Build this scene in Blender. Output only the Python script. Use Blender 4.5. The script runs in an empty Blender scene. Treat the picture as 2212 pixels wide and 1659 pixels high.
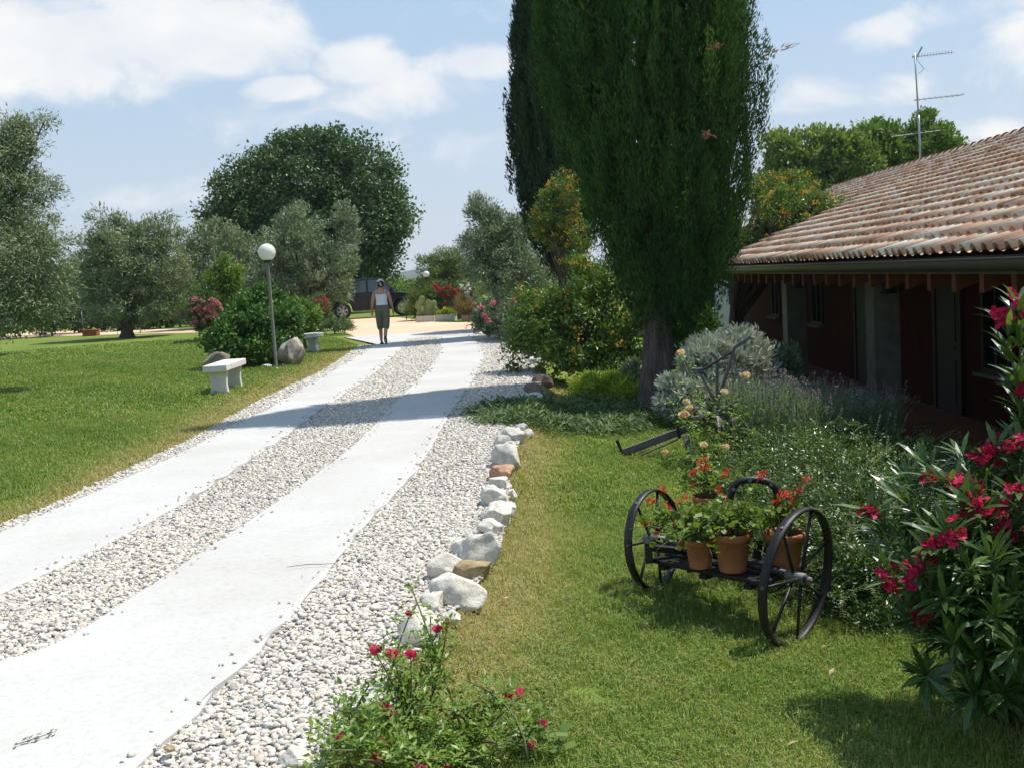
import bpy, bmesh, math, random
import numpy as np
from mathutils import Vector, Matrix

random.seed(7)
rng = np.random.default_rng(11)
S = bpy.context.scene
COL = S.collection

# ------------------------------------------------------------------ camera
F = 2300.0                       # focal length in units of a 2212 wide picture
PITCH, ROLL, CAMZ = math.radians(5.81), 0.06, 1.55
fw = np.array([0, math.cos(PITCH), -math.sin(PITCH)])
r0 = np.array([1.0, 0, 0]); u0 = np.array([0, math.sin(PITCH), math.cos(PITCH)])
rt = math.cos(ROLL) * r0 - math.sin(ROLL) * u0
up = math.sin(ROLL) * r0 + math.cos(ROLL) * u0
cam_d = bpy.data.cameras.new('camera'); cam = bpy.data.objects.new('camera', cam_d); COL.objects.link(cam)
cam.matrix_world = Matrix(((rt[0], up[0], -fw[0], 0), (rt[1], up[1], -fw[1], 0), (rt[2], up[2], -fw[2], CAMZ), (0, 0, 0, 1)))
cam_d.sensor_width = 36; cam_d.lens = 36 * F / 2212; cam_d.clip_start = 0.05; cam_d.clip_end = 8000
S.camera = cam

# ------------------------------------------------------------------ sun, sky, exposure
SUN_EL, SUN_AZ = math.radians(63), math.radians(70)      # azimuth clockwise from +Y
EXPOSURE, SUN_STRENGTH, SKY_STRENGTH = 0.46, 4.3, 0.12
S.view_settings.view_transform = 'Standard'; S.view_settings.look = 'None'
S.view_settings.exposure = EXPOSURE; S.view_settings.gamma = 1; S.view_settings.use_curve_mapping = False
sd = np.array([math.sin(SUN_AZ) * math.cos(SUN_EL), math.cos(SUN_AZ) * math.cos(SUN_EL), math.sin(SUN_EL)])
sun_d = bpy.data.lights.new('sun', 'SUN'); sun_d.energy = SUN_STRENGTH; sun_d.angle = math.radians(0.55); sun_d.color = (1, 0.955, 0.88)
sun = bpy.data.objects.new('sun', sun_d); COL.objects.link(sun)
sun.rotation_euler = Vector(-sd).to_track_quat('-Z', 'Y').to_euler()
sun.location = (20, 10, 30)

def ray(px, py):
    d = fw + (px - 1106) / F * rt + (829.5 - py) / F * up
    return d / np.linalg.norm(d)
def azel(px, py):
    d = ray(px, py); return math.atan2(d[0], d[1]), math.asin(d[2])

W = bpy.data.worlds.new('World'); S.world = W; W.use_nodes = True
nt = W.node_tree; nt.nodes.clear()
def wn(t, **k):
    n = nt.nodes.new(t)
    for a, b in k.items(): setattr(n, a, b)
    return n
def wm(op, a, b=None, c=None):
    n = wn('ShaderNodeMath', operation=op)
    for i, v in enumerate((a, b, c)):
        if v is None: continue
        if isinstance(v, (int, float)): n.inputs[i].default_value = v
        else: nt.links.new(v, n.inputs[i])
    return n.outputs[0]
sky = wn('ShaderNodeTexSky', sky_type='NISHITA', sun_disc=False, sun_elevation=SUN_EL, sun_rotation=SUN_AZ)
sky.air_density = 1.0; sky.dust_density = 0.5; sky.ozone_density = 1.0; sky.altitude = 100
tc = wn('ShaderNodeTexCoord'); sep = wn('ShaderNodeSeparateXYZ'); nt.links.new(tc.outputs['Generated'], sep.inputs[0])
az = wm('ARCTAN2', sep.outputs[0], sep.outputs[1]); el = wm('ARCSINE', sep.outputs[2])
cloud = None
# clouds: (px, py, half width px, half height px, weight)
for (px, py, hw, hh, wgt) in [(330, 70, 300, 105, 1.05), (120, 110, 260, 110, .95), (480, 95, 115, 75, 1.05), (790, 140, 95, 52, .9), (870, 195, 170, 60, .62),
                              (1020, 135, 130, 38, .8), (610, 195, 95, 28, .78), (560, 255, 170, 55, .42), (1900, 75, 85, 42, .72), (2080, 20, 150, 40, .5),
                              (2120, 165, 210, 42, .5), (1740, 205, 120, 40, .4), (1080, 10, 90, 30, .4), (2130, 300, 120, 40, .6), (1000, 320, 400, 60, .33), (300, 420, 260, 40, .3),
                              (2600, 60, 400, 120, .9), (-500, 200, 400, 140, .9), (1500, -500, 700, 160, .8), (-300, -700, 800, 250, .8), (3600, -300, 900, 220, .9)]:
    a0, e0 = azel(px, py)
    dx = wm('MULTIPLY', wm('SUBTRACT', az, a0), F / hw); dy = wm('MULTIPLY', wm('SUBTRACT', el, e0), F / hh)
    q = wm('ADD', wm('MULTIPLY', dx, dx), wm('MULTIPLY', dy, dy))
    m = wm('MULTIPLY', wm('MAXIMUM', wm('SUBTRACT', 1.0, wm('MULTIPLY', q, .62)), 0.0), wgt)
    cloud = m if cloud is None else wm('MAXIMUM', cloud, m)
cv = wn('ShaderNodeCombineXYZ'); nt.links.new(wm('MULTIPLY', az, 1.0), cv.inputs[0]); nt.links.new(wm('MULTIPLY', el, 1.7), cv.inputs[1])
no = wn('ShaderNodeTexNoise'); no.inputs['Scale'].default_value = 10; no.inputs['Detail'].default_value = 10; no.inputs['Roughness'].default_value = .60
no.inputs['Distortion'].default_value = .5
nt.links.new(cv.outputs[0], no.inputs['Vector'])
dens = wm('ADD', wm('MULTIPLY', cloud, 1.2), wm('MULTIPLY', wm('SUBTRACT', no.outputs[0], .5), 2.3))
mr = wn('ShaderNodeMapRange', interpolation_type='SMOOTHSTEP'); nt.links.new(dens, mr.inputs[0])
mr.inputs[1].default_value = .18; mr.inputs[2].default_value = .92
no2 = wn('ShaderNodeTexNoise'); no2.inputs['Scale'].default_value = 7; no2.inputs['Detail'].default_value = 6
mp = wn('ShaderNodeMapping'); mp.inputs[1].default_value = (3.1, 0.05, 0); nt.links.new(cv.outputs[0], mp.inputs[0]); nt.links.new(mp.outputs[0], no2.inputs['Vector'])
cr = wn('ShaderNodeValToRGB'); nt.links.new(no2.outputs[0], cr.inputs[0])
cr.color_ramp.elements[0].position = .3; cr.color_ramp.elements[0].color = (.55, .60, .68, 1)
cr.color_ramp.elements[1].position = .62; cr.color_ramp.elements[1].color = (.74, .74, .73, 1)
bg1 = wn('ShaderNodeBackground'); nt.links.new(sky.outputs[0], bg1.inputs[0]); bg1.inputs[1].default_value = SKY_STRENGTH
bg2 = wn('ShaderNodeBackground'); nt.links.new(cr.outputs[0], bg2.inputs[0]); bg2.inputs[1].default_value = .97
# thin summer haze over the blue, thicker toward the horizon
vr = wn('ShaderNodeValToRGB'); nt.links.new(wm('MULTIPLY', el, 2.2), vr.inputs[0])
vr.color_ramp.elements[0].position = 0; vr.color_ramp.elements[0].color = (.45, .50, .575, 1)
vr.color_ramp.elements[1].position = .8; vr.color_ramp.elements[1].color = (.30, .45, .61, 1)
bg3 = wn('ShaderNodeBackground'); nt.links.new(vr.outputs[0], bg3.inputs[0]); bg3.inputs[1].default_value = 1.0
hz_ = wn('ShaderNodeMapRange'); nt.links.new(el, hz_.inputs[0]); hz_.inputs[1].default_value = 0; hz_.inputs[2].default_value = .7; hz_.inputs[3].default_value = .92; hz_.inputs[4].default_value = .55
mh = wn('ShaderNodeMixShader'); nt.links.new(hz_.outputs[0], mh.inputs[0]); nt.links.new(bg1.outputs[0], mh.inputs[1]); nt.links.new(bg3.outputs[0], mh.inputs[2])
ms = wn('ShaderNodeMixShader'); nt.links.new(mr.outputs[0], ms.inputs[0]); nt.links.new(mh.outputs[0], ms.inputs[1]); nt.links.new(bg2.outputs[0], ms.inputs[2])
wo = wn('ShaderNodeOutputWorld'); nt.links.new(ms.outputs[0], wo.inputs[0])
S.cycles.use_denoising = True; S.cycles.max_bounces = 6; S.cycles.diffuse_bounces = 3; S.cycles.glossy_bounces = 2
S.cycles.transmission_bounces = 4; S.cycles.transparent_max_bounces = 8; S.cycles.caustics_reflective = False; S.cycles.caustics_refractive = False
S.cycles.sample_clamp_indirect = 6

# ------------------------------------------------------------------ placing helpers
def onz(px, py, z=0.0):
    d = ray(px, py); t = (z - CAMZ) / d[2]
    return np.array([d[0] * t, d[1] * t, z])
def at(px, py, Y):
    d = ray(px, py); t = Y / d[1]
    return np.array([d[0] * t, Y, CAMZ + d[2] * t])
def world_line(pts): return np.array([onz(*p)[:2] for p in pts])
def smooth_line(P, n):
    P = np.asarray(P, float); Q = np.vstack([2 * P[0] - P[1], P, 2 * P[-1] - P[-2]]); out = []
    for i in range(1, len(Q) - 2):
        p0, p1, p2, p3 = Q[i - 1:i + 3]
        for t in np.linspace(0, 1, 8, endpoint=False):
            out.append(.5 * ((2 * p1) + (-p0 + p2) * t + (2 * p0 - 5 * p1 + 4 * p2 - p3) * t * t + (-p0 + 3 * p1 - 3 * p2 + p3) * t ** 3))
    out.append(P[-1]); out = np.array(out)
    s = np.r_[0, np.cumsum(np.linalg.norm(np.diff(out, axis=0), axis=1))]
    q = np.linspace(0, s[-1], n)
    return np.stack([np.interp(q, s, out[:, k]) for k in range(out.shape[1])], 1)

ROCKLINE = world_line([(560, 1830), (700, 1659), (790, 1530), (930, 1385), (1005, 1290), (1070, 1210), (1095, 1110), (1100, 1030), (1118, 965), (1138, 925), (1165, 865), (1165, 800), (1140, 762), (1100, 738), (1045, 714)])
GRASSLINE = world_line([(-900, 1500), (-400, 1300), (0, 1136), (120, 1088), (300, 1003), (430, 940), (520, 888), (620, 838), (700, 800), (752, 765), (768, 745), (800, 744)])
GRASSLINE[-2:] = world_line([(778, 748), (812, 748)])
def RX(y):
    y = np.asarray(y, float)
    return np.interp(y, ROCKLINE[:, 1], ROCKLINE[:, 0]) + np.where(y < ROCKLINE[0, 1], (y - ROCKLINE[0, 1]) * .3, 0)
go = np.argsort(GRASSLINE[:, 1])
def LX(y): return np.interp(y, GRASSLINE[go, 1], GRASSLINE[go, 0])
def terrain(x, y):
    x = np.asarray(x, float); y = np.asarray(y, float)
    d = np.maximum(x - RX(y) + .06, 0)
    st = np.clip(d / .35, 0, 1); st = st * st * (3 - 2 * st)
    z = -.10 * st - .165 * d
    z = np.where(z < -.75, -.75 - .12 * np.tanh((-.75 - z) / .12), z)
    far = np.clip((y - 32) / 30, 0, 1)
    z = z * (1 - far)
    z += .012 * np.sin(x * 1.7 + y * .9) * np.sin(y * 1.3 - x * .4) * (np.abs(x - RX(y)) > .3) * (d > 0)
    return z
def G(px, py):
    d = ray(px, py); o = np.array([0, 0, CAMZ]); z = 0.0
    for _ in range(60):
        t = (z - CAMZ) / d[2]; p = o + d * t; z = .5 * z + .5 * float(terrain(p[0], p[1]))
    return np.array([p[0], p[1], float(terrain(p[0], p[1]))])
def gz(x, y): return float(terrain(x, y))

# ------------------------------------------------------------------ mesh helpers
def mesh(name, V, faces, mat, parent=None, attr=None, smooth=False, loc=None, mats=None, mid=None):
    V = np.asarray(V, np.float32).reshape(-1, 3)
    if not isinstance(faces, list): faces = [faces]
    faces = [np.asarray(f, np.int32) for f in faces if len(f)]
    me = bpy.data.meshes.new(name)
    me.vertices.add(len(V)); me.vertices.foreach_set('co', V.ravel())
    lv = np.concatenate([f.ravel() for f in faces]); ls = np.concatenate([np.full(len(f), f.shape[1], np.int32) for f in faces])
    me.loops.add(len(lv)); me.loops.foreach_set('vertex_index', lv)
    me.polygons.add(len(ls)); st = np.r_[0, np.cumsum(ls)[:-1]].astype(np.int32)
    me.polygons.foreach_set('loop_start', st)
    me.polygons.foreach_set('use_smooth', np.full(len(ls), smooth, bool))
    if mid is not None: me.polygons.foreach_set('material_index', np.asarray(mid, np.int32))
    for k, a in (attr or {}).items():
        at_ = me.attributes.new(k, 'FLOAT', 'POINT'); at_.data.foreach_set('value', np.asarray(a, np.float32))
    me.update(calc_edges=True); me.validate()
    for m in (mats or [mat]): me.materials.append(m)
    o = bpy.data.objects.new(name, me); COL.objects.link(o)
    if parent is not None: o.parent = parent
    if loc is not None: o.location = loc
    return o
class MB:
    """collects pieces for one mesh"""
    def __init__(s): s.V = []; s.Q = []; s.T = []; s.R = []; s.n = 0
    def add(s, V, Q=None, T=None, rnd=None):
        V = np.asarray(V, float).reshape(-1, 3)
        if Q is not None and len(Q): s.Q.append(np.asarray(Q) + s.n)
        if T is not None and len(T): s.T.append(np.asarray(T) + s.n)
        s.V.append(V); s.R.append(np.full(len(V), random.random() if rnd is None else rnd) if np.ndim(rnd) == 0 else rnd); s.n += len(V)
        return s
    def tube(s, pts, rad, seg=8, cap=True, rnd=None):
        pts = np.asarray(pts, float); n = len(pts); rad = np.broadcast_to(np.asarray(rad, float), (n,))
        tg = np.gradient(pts, axis=0); tg /= np.linalg.norm(tg, axis=1)[:, None] + 1e-9
        ref = np.array([0, 0, 1.]) if abs(tg[0][2]) < .9 else np.array([1., 0, 0])
        V = []; a = np.linspace(0, 2 * np.pi, seg, endpoint=False)
        for i in range(n):
            sx = np.cross(tg[i], ref); sx /= np.linalg.norm(sx) + 1e-9; sy = np.cross(tg[i], sx); ref = np.cross(sx, tg[i])
            V.append(pts[i] + rad[i] * (np.cos(a)[:, None] * sx + np.sin(a)[:, None] * sy))
        V = np.concatenate(V); Q = []
        for i in range(n - 1):
            for j in range(seg):
                k = (j + 1) % seg; Q.append((i * seg + j, i * seg + k, (i + 1) * seg + k, (i + 1) * seg + j))
        T = []
        if cap:
            V = np.vstack([V, pts[0], pts[-1]]); c0, c1 = n * seg, n * seg + 1
            for j in range(seg):
                k = (j + 1) % seg; T += [(c0, k, j), (c1, (n - 1) * seg + j, (n - 1) * seg + k)]
        return s.add(V, Q, T, rnd)
    def box(s, c, size, rot=0.0, M=None, rnd=None):
        h = np.asarray(size, float) / 2
        V = np.array([(x, y, z) for x in (-1, 1) for y in (-1, 1) for z in (-1, 1)], float) * h
        if M is not None: V = V @ np.asarray(M).T
        if rot: cr_, sr = math.cos(rot), math.sin(rot); V = V @ np.array([[cr_, sr, 0], [-sr, cr_, 0], [0, 0, 1]])
        return s.add(V + np.asarray(c), [(0, 1, 3, 2), (4, 6, 7, 5), (0, 4, 5, 1), (2, 3, 7, 6), (0, 2, 6, 4), (1, 5, 7, 3)], None, rnd)
    def bar(s, a, b, w, t, upv=(0, 0, 1), rnd=None):
        a = np.asarray(a, float); b = np.asarray(b, float); d = b - a; L = np.linalg.norm(d); d /= L
        sx = np.cross(d, upv); sx /= np.linalg.norm(sx) + 1e-9; sy = np.cross(sx, d)
        return s.box((a + b) / 2, (w, L, t), M=np.stack([sx, d, sy], 1), rnd=rnd)
    def lathe(s, prof, seg=24, c=(0, 0, 0), M=None, rnd=None):
        a = np.linspace(0, 2 * np.pi, seg, endpoint=False); V = []
        for r, z in prof: V.append(np.stack([r * np.cos(a), r * np.sin(a), np.full(seg, z)], 1))
        V = np.concatenate(V); Q = []
        for i in range(len(prof) - 1):
            for j in range(seg):
                k = (j + 1) % seg; Q.append((i * seg + j, i * seg + k, (i + 1) * seg + k, (i + 1) * seg + j))
        if M is not None: V = V @ np.asarray(M).T
        return s.add(V + np.asarray(c), Q, None, rnd)
    def build(s, name, mat, parent=None, smooth=False, loc=None, bevel=0):
        fs = ([np.concatenate(s.Q)] if s.Q else []) + ([np.concatenate(s.T)] if s.T else [])
        o = mesh(name, np.concatenate(s.V), fs, mat, parent, {'rnd': np.concatenate(s.R)}, smooth, loc)
        if bevel:
            b = o.modifiers.new('bevel', 'BEVEL'); b.width = bevel; b.segments = 2; b.limit_method = 'ANGLE'
        return o
def ico(sub):
    bm = bmesh.new(); bmesh.ops.create_icosphere(bm, subdivisions=sub, radius=1)
    V = np.array([v.co[:] for v in bm.verts]); T = np.array([[v.index for v in f.verts] for f in bm.faces]); bm.free(); return V, T
ICO = {k: ico(k) for k in (1, 2, 3, 4)}
def tag(o, label=None, cat=None, group=None, kind=None):
    if label: o['label'] = label
    if cat: o['category'] = cat
    if group: o['group'] = group
    if kind: o['kind'] = kind
    return o
def thing(name, label, cat, loc=(0, 0, 0), rz=0, group=None):
    o = bpy.data.objects.new(name, None); COL.objects.link(o); o.location = [float(v) for v in loc]; o.rotation_euler = (0, 0, rz)
    o.empty_display_size = .2
    return tag(o, label, cat, group)
def struct(o): o['kind'] = 'structure'; return o

# ------------------------------------------------------------------ materials
def newmat(name):
    m = bpy.data.materials.new(name); m.use_nodes = True; t = m.node_tree; t.nodes.clear()
    out = t.nodes.new('ShaderNodeOutputMaterial'); return m, t, out
def ramp(t, fac, stops):
    r = t.nodes.new('ShaderNodeValToRGB'); e = r.color_ramp.elements
    while len(e) > 1: e.remove(e[-1])
    e[0].position = stops[0][0]; e[0].color = (*stops[0][1], 1)
    for p, c in stops[1:]:
        k = e.new(p); k.color = (*c, 1)
    t.links.new(fac, r.inputs[0]); return r.outputs[0]
def noise(t, scale, detail=5, rough=.55, vec=None, dist=0):
    n = t.nodes.new('ShaderNodeTexNoise'); n.inputs['Scale'].default_value = scale; n.inputs['Detail'].default_value = detail
    n.inputs['Roughness'].default_value = rough; n.inputs['Distortion'].default_value = dist
    if vec is None:
        c = t.nodes.new('ShaderNodeTexCoord'); vec = c.outputs['Object']
    t.links.new(vec, n.inputs['Vector']); return n.outputs[0]
def attr(t, name):
    a = t.nodes.new('ShaderNodeAttribute'); a.attribute_name = name; return a.outputs['Fac']
def math_(t, op, a, b):
    n = t.nodes.new('ShaderNodeMath'); n.operation = op
    for i, v in enumerate((a, b)):
        if isinstance(v, (int, float)): n.inputs[i].default_value = v
        else: t.links.new(v, n.inputs[i])
    return n.outputs[0]
def mixc(t, fac, a, b, mode='MIX'):
    n = t.nodes.new('ShaderNodeMix'); n.data_type = 'RGBA'; n.blend_type = mode
    for i, v in ((0, fac), (6, a), (7, b)):
        if isinstance(v, (int, float)): n.inputs[i].default_value = v
        elif isinstance(v, tuple): n.inputs[i].default_value = (*v, 1)
        else: t.links.new(v, n.inputs[i])
    return n.outputs[2]
def bump(t, h, strength=.3, dist=.01):
    b = t.nodes.new('ShaderNodeBump'); b.inputs['Strength'].default_value = strength; b.inputs['Distance'].default_value = dist
    t.links.new(h, b.inputs['Height']); return b.outputs[0]
def prin(t, out, col, rough=.6, metal=0, spec=.5, nrm=None, link=True):
    p = t.nodes.new('ShaderNodeBsdfPrincipled')
    if isinstance(col, tuple): p.inputs['Base Color'].default_value = (*col, 1)
    else: t.links.new(col, p.inputs['Base Color'])
    if isinstance(rough, (int, float)): p.inputs['Roughness'].default_value = rough
    else: t.links.new(rough, p.inputs['Roughness'])
    p.inputs['Metallic'].default_value = metal; p.inputs['Specular IOR Level'].default_value = spec
    if nrm is not None: t.links.new(nrm, p.inputs['Normal'])
    if link: t.links.new(p.outputs[0], out.inputs[0])
    return p.outputs[0]
def leafmat(name, stops, trans=.35, rough=.5, spec=.35, tint=(1.25, 1.2, .55), var=1.2, gain=1.0):
    """leaf colours chosen leaf by leaf (rnd), with large soft patches of older and younger growth"""
    m, t, out = newmat(name)
    stops = [(q, tuple(min(.85, v * gain) for v in c)) for q, c in stops]
    f = math_(t, 'ADD', math_(t, 'MULTIPLY', attr(t, 'rnd'), .7), math_(t, 'MULTIPLY', noise(t, var, 3), .45))
    c = ramp(t, math_(t, 'SUBTRACT', f, .1), stops)
    p = prin(t, out, c, rough, 0, spec, link=False)
    tr = t.nodes.new('ShaderNodeBsdfTranslucent'); t.links.new(mixc(t, 1.0, c, tint, 'MULTIPLY'), tr.inputs[0])
    mx = t.nodes.new('ShaderNodeMixShader'); mx.inputs[0].default_value = trans
    t.links.new(p, mx.inputs[1]); t.links.new(tr.outputs[0], mx.inputs[2]); t.links.new(mx.outputs[0], out.inputs[0])
    return m
def plain(name, col, rough=.6, metal=0, spec=.5, var=.15, scale=6, bs=.0, bscale=40, bd=.004):
    m, t, out = newmat(name)
    n = noise(t, scale, 6)
    lo = tuple(c * (1 - var) for c in col); hi = tuple(min(1, c * (1 + var)) for c in col)
    c = ramp(t, n, [(.3, lo), (.7, hi)])
    nr = bump(t, noise(t, bscale, 4), bs, bd) if bs else None
    prin(t, out, c, rough, metal, spec, nr); return m
# ================================================================== ground, driveway, gravel
def ground_mat():
    m, t, out = newmat('lawn soil')
    tcn = t.nodes.new('ShaderNodeTexCoord'); v = tcn.outputs['Object']
    n1 = noise(t, .55, 5, .6, v); n2 = noise(t, 9, 5, .65, v); n3 = noise(t, 70, 3, .7, v)
    f = math_(t, 'ADD', math_(t, 'MULTIPLY', n1, .62), math_(t, 'MULTIPLY', n2, .45))
    green = ramp(t, f, [(.36, (.085, .150, .024)), (.52, (.140, .200, .036)), (.66, (.205, .225, .060))])
    fine = ramp(t, n3, [(.3, (.55, .6, .5)), (.7, (1.35, 1.3, 1.2))])
    g = mixc(t, 1.0, green, fine, 'MULTIPLY')
    dry = ramp(t, n2, [(.3, (.17, .125, .052)), (.7, (.27, .215, .095))])
    c = mixc(t, math_(t, 'MULTIPLY', attr(t, 'dry'), ramp(t, n2, [(.25, (.45,) * 3), (.6, (1,) * 3)])), g, dry)
    prin(t, out, c, .9, 0, .15, bump(t, math_(t, 'ADD', n3, n2), .6, .03)); return m
def axis_coords(lo, hi, fine_lo, fine_hi, step, grow=1.18):
    c = list(np.arange(fine_lo, fine_hi + 1e-6, step)); s = step
    while c[-1] < hi: s *= grow; c.append(c[-1] + s)
    s = step
    while c[0] > lo: s *= grow; c.insert(0, c[0] - s)
    return np.array(c)
gx = axis_coords(-2500, 2500, -4, 7, .11, 1.12); gy = axis_coords(-300, 4000, 1.5, 30, .14, 1.13)
XX, YY = np.meshgrid(gx, gy)
def dryness(x, y):
    dl = np.abs(x - LX(y)); dr = x - RX(y)
    a = np.where(x < LX(y) + .3, np.exp(-(dl / np.clip(.05 * y, .2, .7)) ** 2), 0) * (y < 27)
    b = np.where(dr > -.2, np.exp(-(np.maximum(dr - .1, 0) / .32) ** 2) * .8, 0) * (y < 16)
    return np.clip(a + b, 0, 1)
ZZ = terrain(XX, YY)
ZZ = ZZ - .02 * ((XX > LX(YY) + .1) & (XX < RX(YY) - .05) & (YY < 33))
nx_, ny_ = len(gx), len(gy)
idx = np.arange(nx_ * ny_).reshape(ny_, nx_)
Q = np.stack([idx[:-1, :-1], idx[:-1, 1:], idx[1:, 1:], idx[1:, :-1]], -1).reshape(-1, 4)
M_ground = ground_mat()
struct(mesh('ground', np.stack([XX, YY, ZZ], -1).reshape(-1, 3), Q, M_ground, attr={'dry': dryness(XX, YY).ravel()}, smooth=True))

def concrete_mat():
    m, t, out = newmat('pale concrete')
    n1 = noise(t, .8, 6, .6); n2 = noise(t, 25, 6, .7); n3 = noise(t, 160, 3, .6)
    c = ramp(t, n1, [(.3, (.44, .425, .40)), (.7, (.52, .51, .49))])
    c = mixc(t, 1.0, c, ramp(t, n2, [(.26, (.86, .845, .81)), (.50, (1, 1, 1))]), 'MULTIPLY')
    c = mixc(t, 1.0, c, ramp(t, n3, [(.2, (.80, .78, .76)), (.38, (1, 1, 1))]), 'MULTIPLY')
    prin(t, out, c, .85, 0, .25, bump(t, math_(t, 'ADD', n3, n2), .25, .006)); return m
M_conc = concrete_mat()
LL = smooth_line(world_line([(-700, 1480), (-300, 1310), (0, 1157), (200, 1072), (400, 980), (500, 926), (600, 876), (700, 815), (760, 780), (800, 752), (818, 746)]), 120)
LR = smooth_line(world_line([(-700, 1660), (-300, 1450), (0, 1293), (200, 1197), (400, 1090), (560, 985), (700, 885), (800, 815), (850, 772), (874, 748), (884, 734)]), 120)
RL = smooth_line(world_line([(-1100, 1580), (-500, 1520), (-200, 1478), (0, 1441), (100, 1413), (170, 1375), (400, 1222), (600, 1090), (760, 970), (860, 868), (925, 800), (948, 768), (950, 745), (944, 729)]), 120)
RR = smooth_line(world_line([(-900, 2350), (-200, 2080), (160, 1800), (310, 1659), (430, 1548), (580, 1390), (700, 1250), (800, 1130), (900, 1020), (965, 910), (1003, 855), (1030, 808), (1046, 774), (1036, 748), (1020, 728)]), 120)
def slab(name, A, B, top, mat, m=7):
    prof = [(0, -.04), (0, top - .012), (.02, top)] + [(k / m, top) for k in range(1, m)] + [(.98, top), (1, top - .012), (1, -.04)]
    V = []
    jit = .012 * np.sin(np.arange(len(A)) * 2.3) + rng.normal(0, .005, len(A))
    for u, z in prof:
        e = jit[:, None] * (1 if u in (0, 1) else 0) * np.array([1, 0])
        P = A * (1 - u) + B * u + e
        V.append(np.column_stack([P, np.full(len(A), z) + .004 * np.sin(P[:, 1] * 1.1 + P[:, 0])]))
    V = np.concatenate(V); n = len(A); k = len(prof)
    I = np.arange(n * k).reshape(k, n)
    Q = np.stack([I[:-1, :-1], I[1:, :-1], I[1:, 1:], I[:-1, 1:]], -1).reshape(-1, 4)
    Q = np.vstack([Q, [[I[j, n - 1], I[j + 1, n - 1], I[j + 1, n - 1], I[j, n - 1]] for j in range(0)] or np.zeros((0, 4), int)])
    return struct(mesh(name, V, Q, mat))
slab('concrete_track', LL, LR, .035, M_conc)
slab('concrete_track', RL, RR, .035, M_conc)
ap_a = smooth_line(world_line([(744, 731), (800, 727), (880, 723), (960, 718), (1024, 714)]), 40)
ap_b = smooth_line(world_line([(815, 747), (850, 740), (884, 734), (944, 729), (1022, 725)]), 40)
slab('concrete_apron', ap_b, ap_a, .031, M_conc)

def pave_mat():
    m, t, out = newmat('terracotta paving')
    tcn = t.nodes.new('ShaderNodeTexCoord'); v = tcn.outputs['Object']
    b = t.nodes.new('ShaderNodeTexBrick'); t.links.new(v, b.inputs['Vector']); b.inputs['Scale'].default_value = 2.2
    b.inputs['Color1'].default_value = (.60, .43, .30, 1); b.inputs['Color2'].default_value = (.64, .48, .355, 1); b.inputs['Mortar'].default_value = (.58, .43, .32, 1)
    b.inputs['Mortar Size'].default_value = .012
    c = mixc(t, 1.0, b.outputs[0], ramp(t, noise(t, .25, 4, .6, v), [(.3, (.92, .84, .80)), (.7, (1.05, 1.05, 1.0))]), 'MULTIPLY')
    prin(t, out, c, .85, 0, .2); return m
def sheet(name, P, z, mat):
    bm = bmesh.new(); f = bm.faces.new([bm.verts.new((p[0], p[1], z)) for p in P]); 
    if f.normal.z < 0: f.normal_flip()
    bmesh.ops.triangulate(bm, faces=bm.faces[:]); me = bpy.data.meshes.new(name); bm.normal_update()
    for f in bm.faces:
        if f.normal.z < 0: f.normal_flip()
    bm.to_mesh(me); bm.free(); me.materials.append(mat)
    o = bpy.data.objects.new(name, me); COL.objects.link(o); return struct(o)
M_pave = pave_mat()
sheet('terrace_paving', world_line([(716, 714), (735, 716), (752, 722), (775, 733), (815, 748), (884, 735), (944, 730), (1020, 726), (1036, 716), (1062, 704), (1010, 698), (950, 697), (900, 692), (860, 687), (716, 690), (738, 702), (700, 706)]), .012, M_pave)
sheet('garden_path', world_line([(-200, 742), (100, 728), (300, 722), (450, 719), (600, 716), (730, 713.5), (725, 704), (560, 708), (450, 710), (300, 713), (100, 717), (-200, 726)]), .008, M_pave)

# gravel bed and pebbles
def pip(P, poly):
    x, y = P[:, 0], P[:, 1]; c = np.zeros(len(P), bool); n = len(poly); j = n - 1
    for i in range(n):
        xi, yi = poly[i]; xj, yj = poly[j]
        k = ((yi > y) != (yj > y)); 
        with np.errstate(divide='ignore', invalid='ignore'): c ^= k & (x < (xj - xi) * (y - yi) / (yj - yi) + xi)
        j = i
    return c
GL = smooth_line(GRASSLINE, 90); RK = smooth_line(ROCKLINE, 90)
gravel_poly = np.vstack([GL, ap_b, RK[::-1], [[-1.6, -1], [-6, -1]]])
polyL = np.vstack([LL, LR[::-1]]); polyR = np.vstack([RL, RR[::-1]])
def gravel_mat(bed=False):
    m, t, out = newmat('gravel bed' if bed else 'river pebbles')
    if bed:
        vo = t.nodes.new('ShaderNodeTexVoronoi'); vo.inputs['Scale'].default_value = 34
        tcn = t.nodes.new('ShaderNodeTexCoord'); t.links.new(tcn.outputs['Object'], vo.inputs['Vector'])
        c = ramp(t, vo.outputs['Color'], [(0, (.46, .445, .42)), (.5, (.56, .545, .515)), (1, (.64, .62, .58))])
        prin(t, out, c, .9, 0, .2, bump(t, math_(t, 'SUBTRACT', 1.0, vo.outputs['Distance']), .8, .03)); return m
    c = ramp(t, attr(t, 'rnd'), [(0, (.30, .29, .28)), (.15, (.42, .41, .39)), (.4, (.50, .485, .455)), (.65, (.575, .555, .52)), (.78, (.54, .49, .43)), (.86, (.46, .41, .355)), (.93, (.63, .615, .59)), (1, (.70, .69, .67))])
    c = mixc(t, 1.0, c, ramp(t, noise(t, 60, 4), [(.3, (.92, .88, .82)), (.6, (1.10, 1.06, 1.0))]), 'MULTIPLY')
    prin(t, out, c, .75, 0, .3); return m
M_bed = gravel_mat(True); M_peb = gravel_mat()
sheet('gravel_bed', gravel_poly, .004, M_bed)
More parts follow.
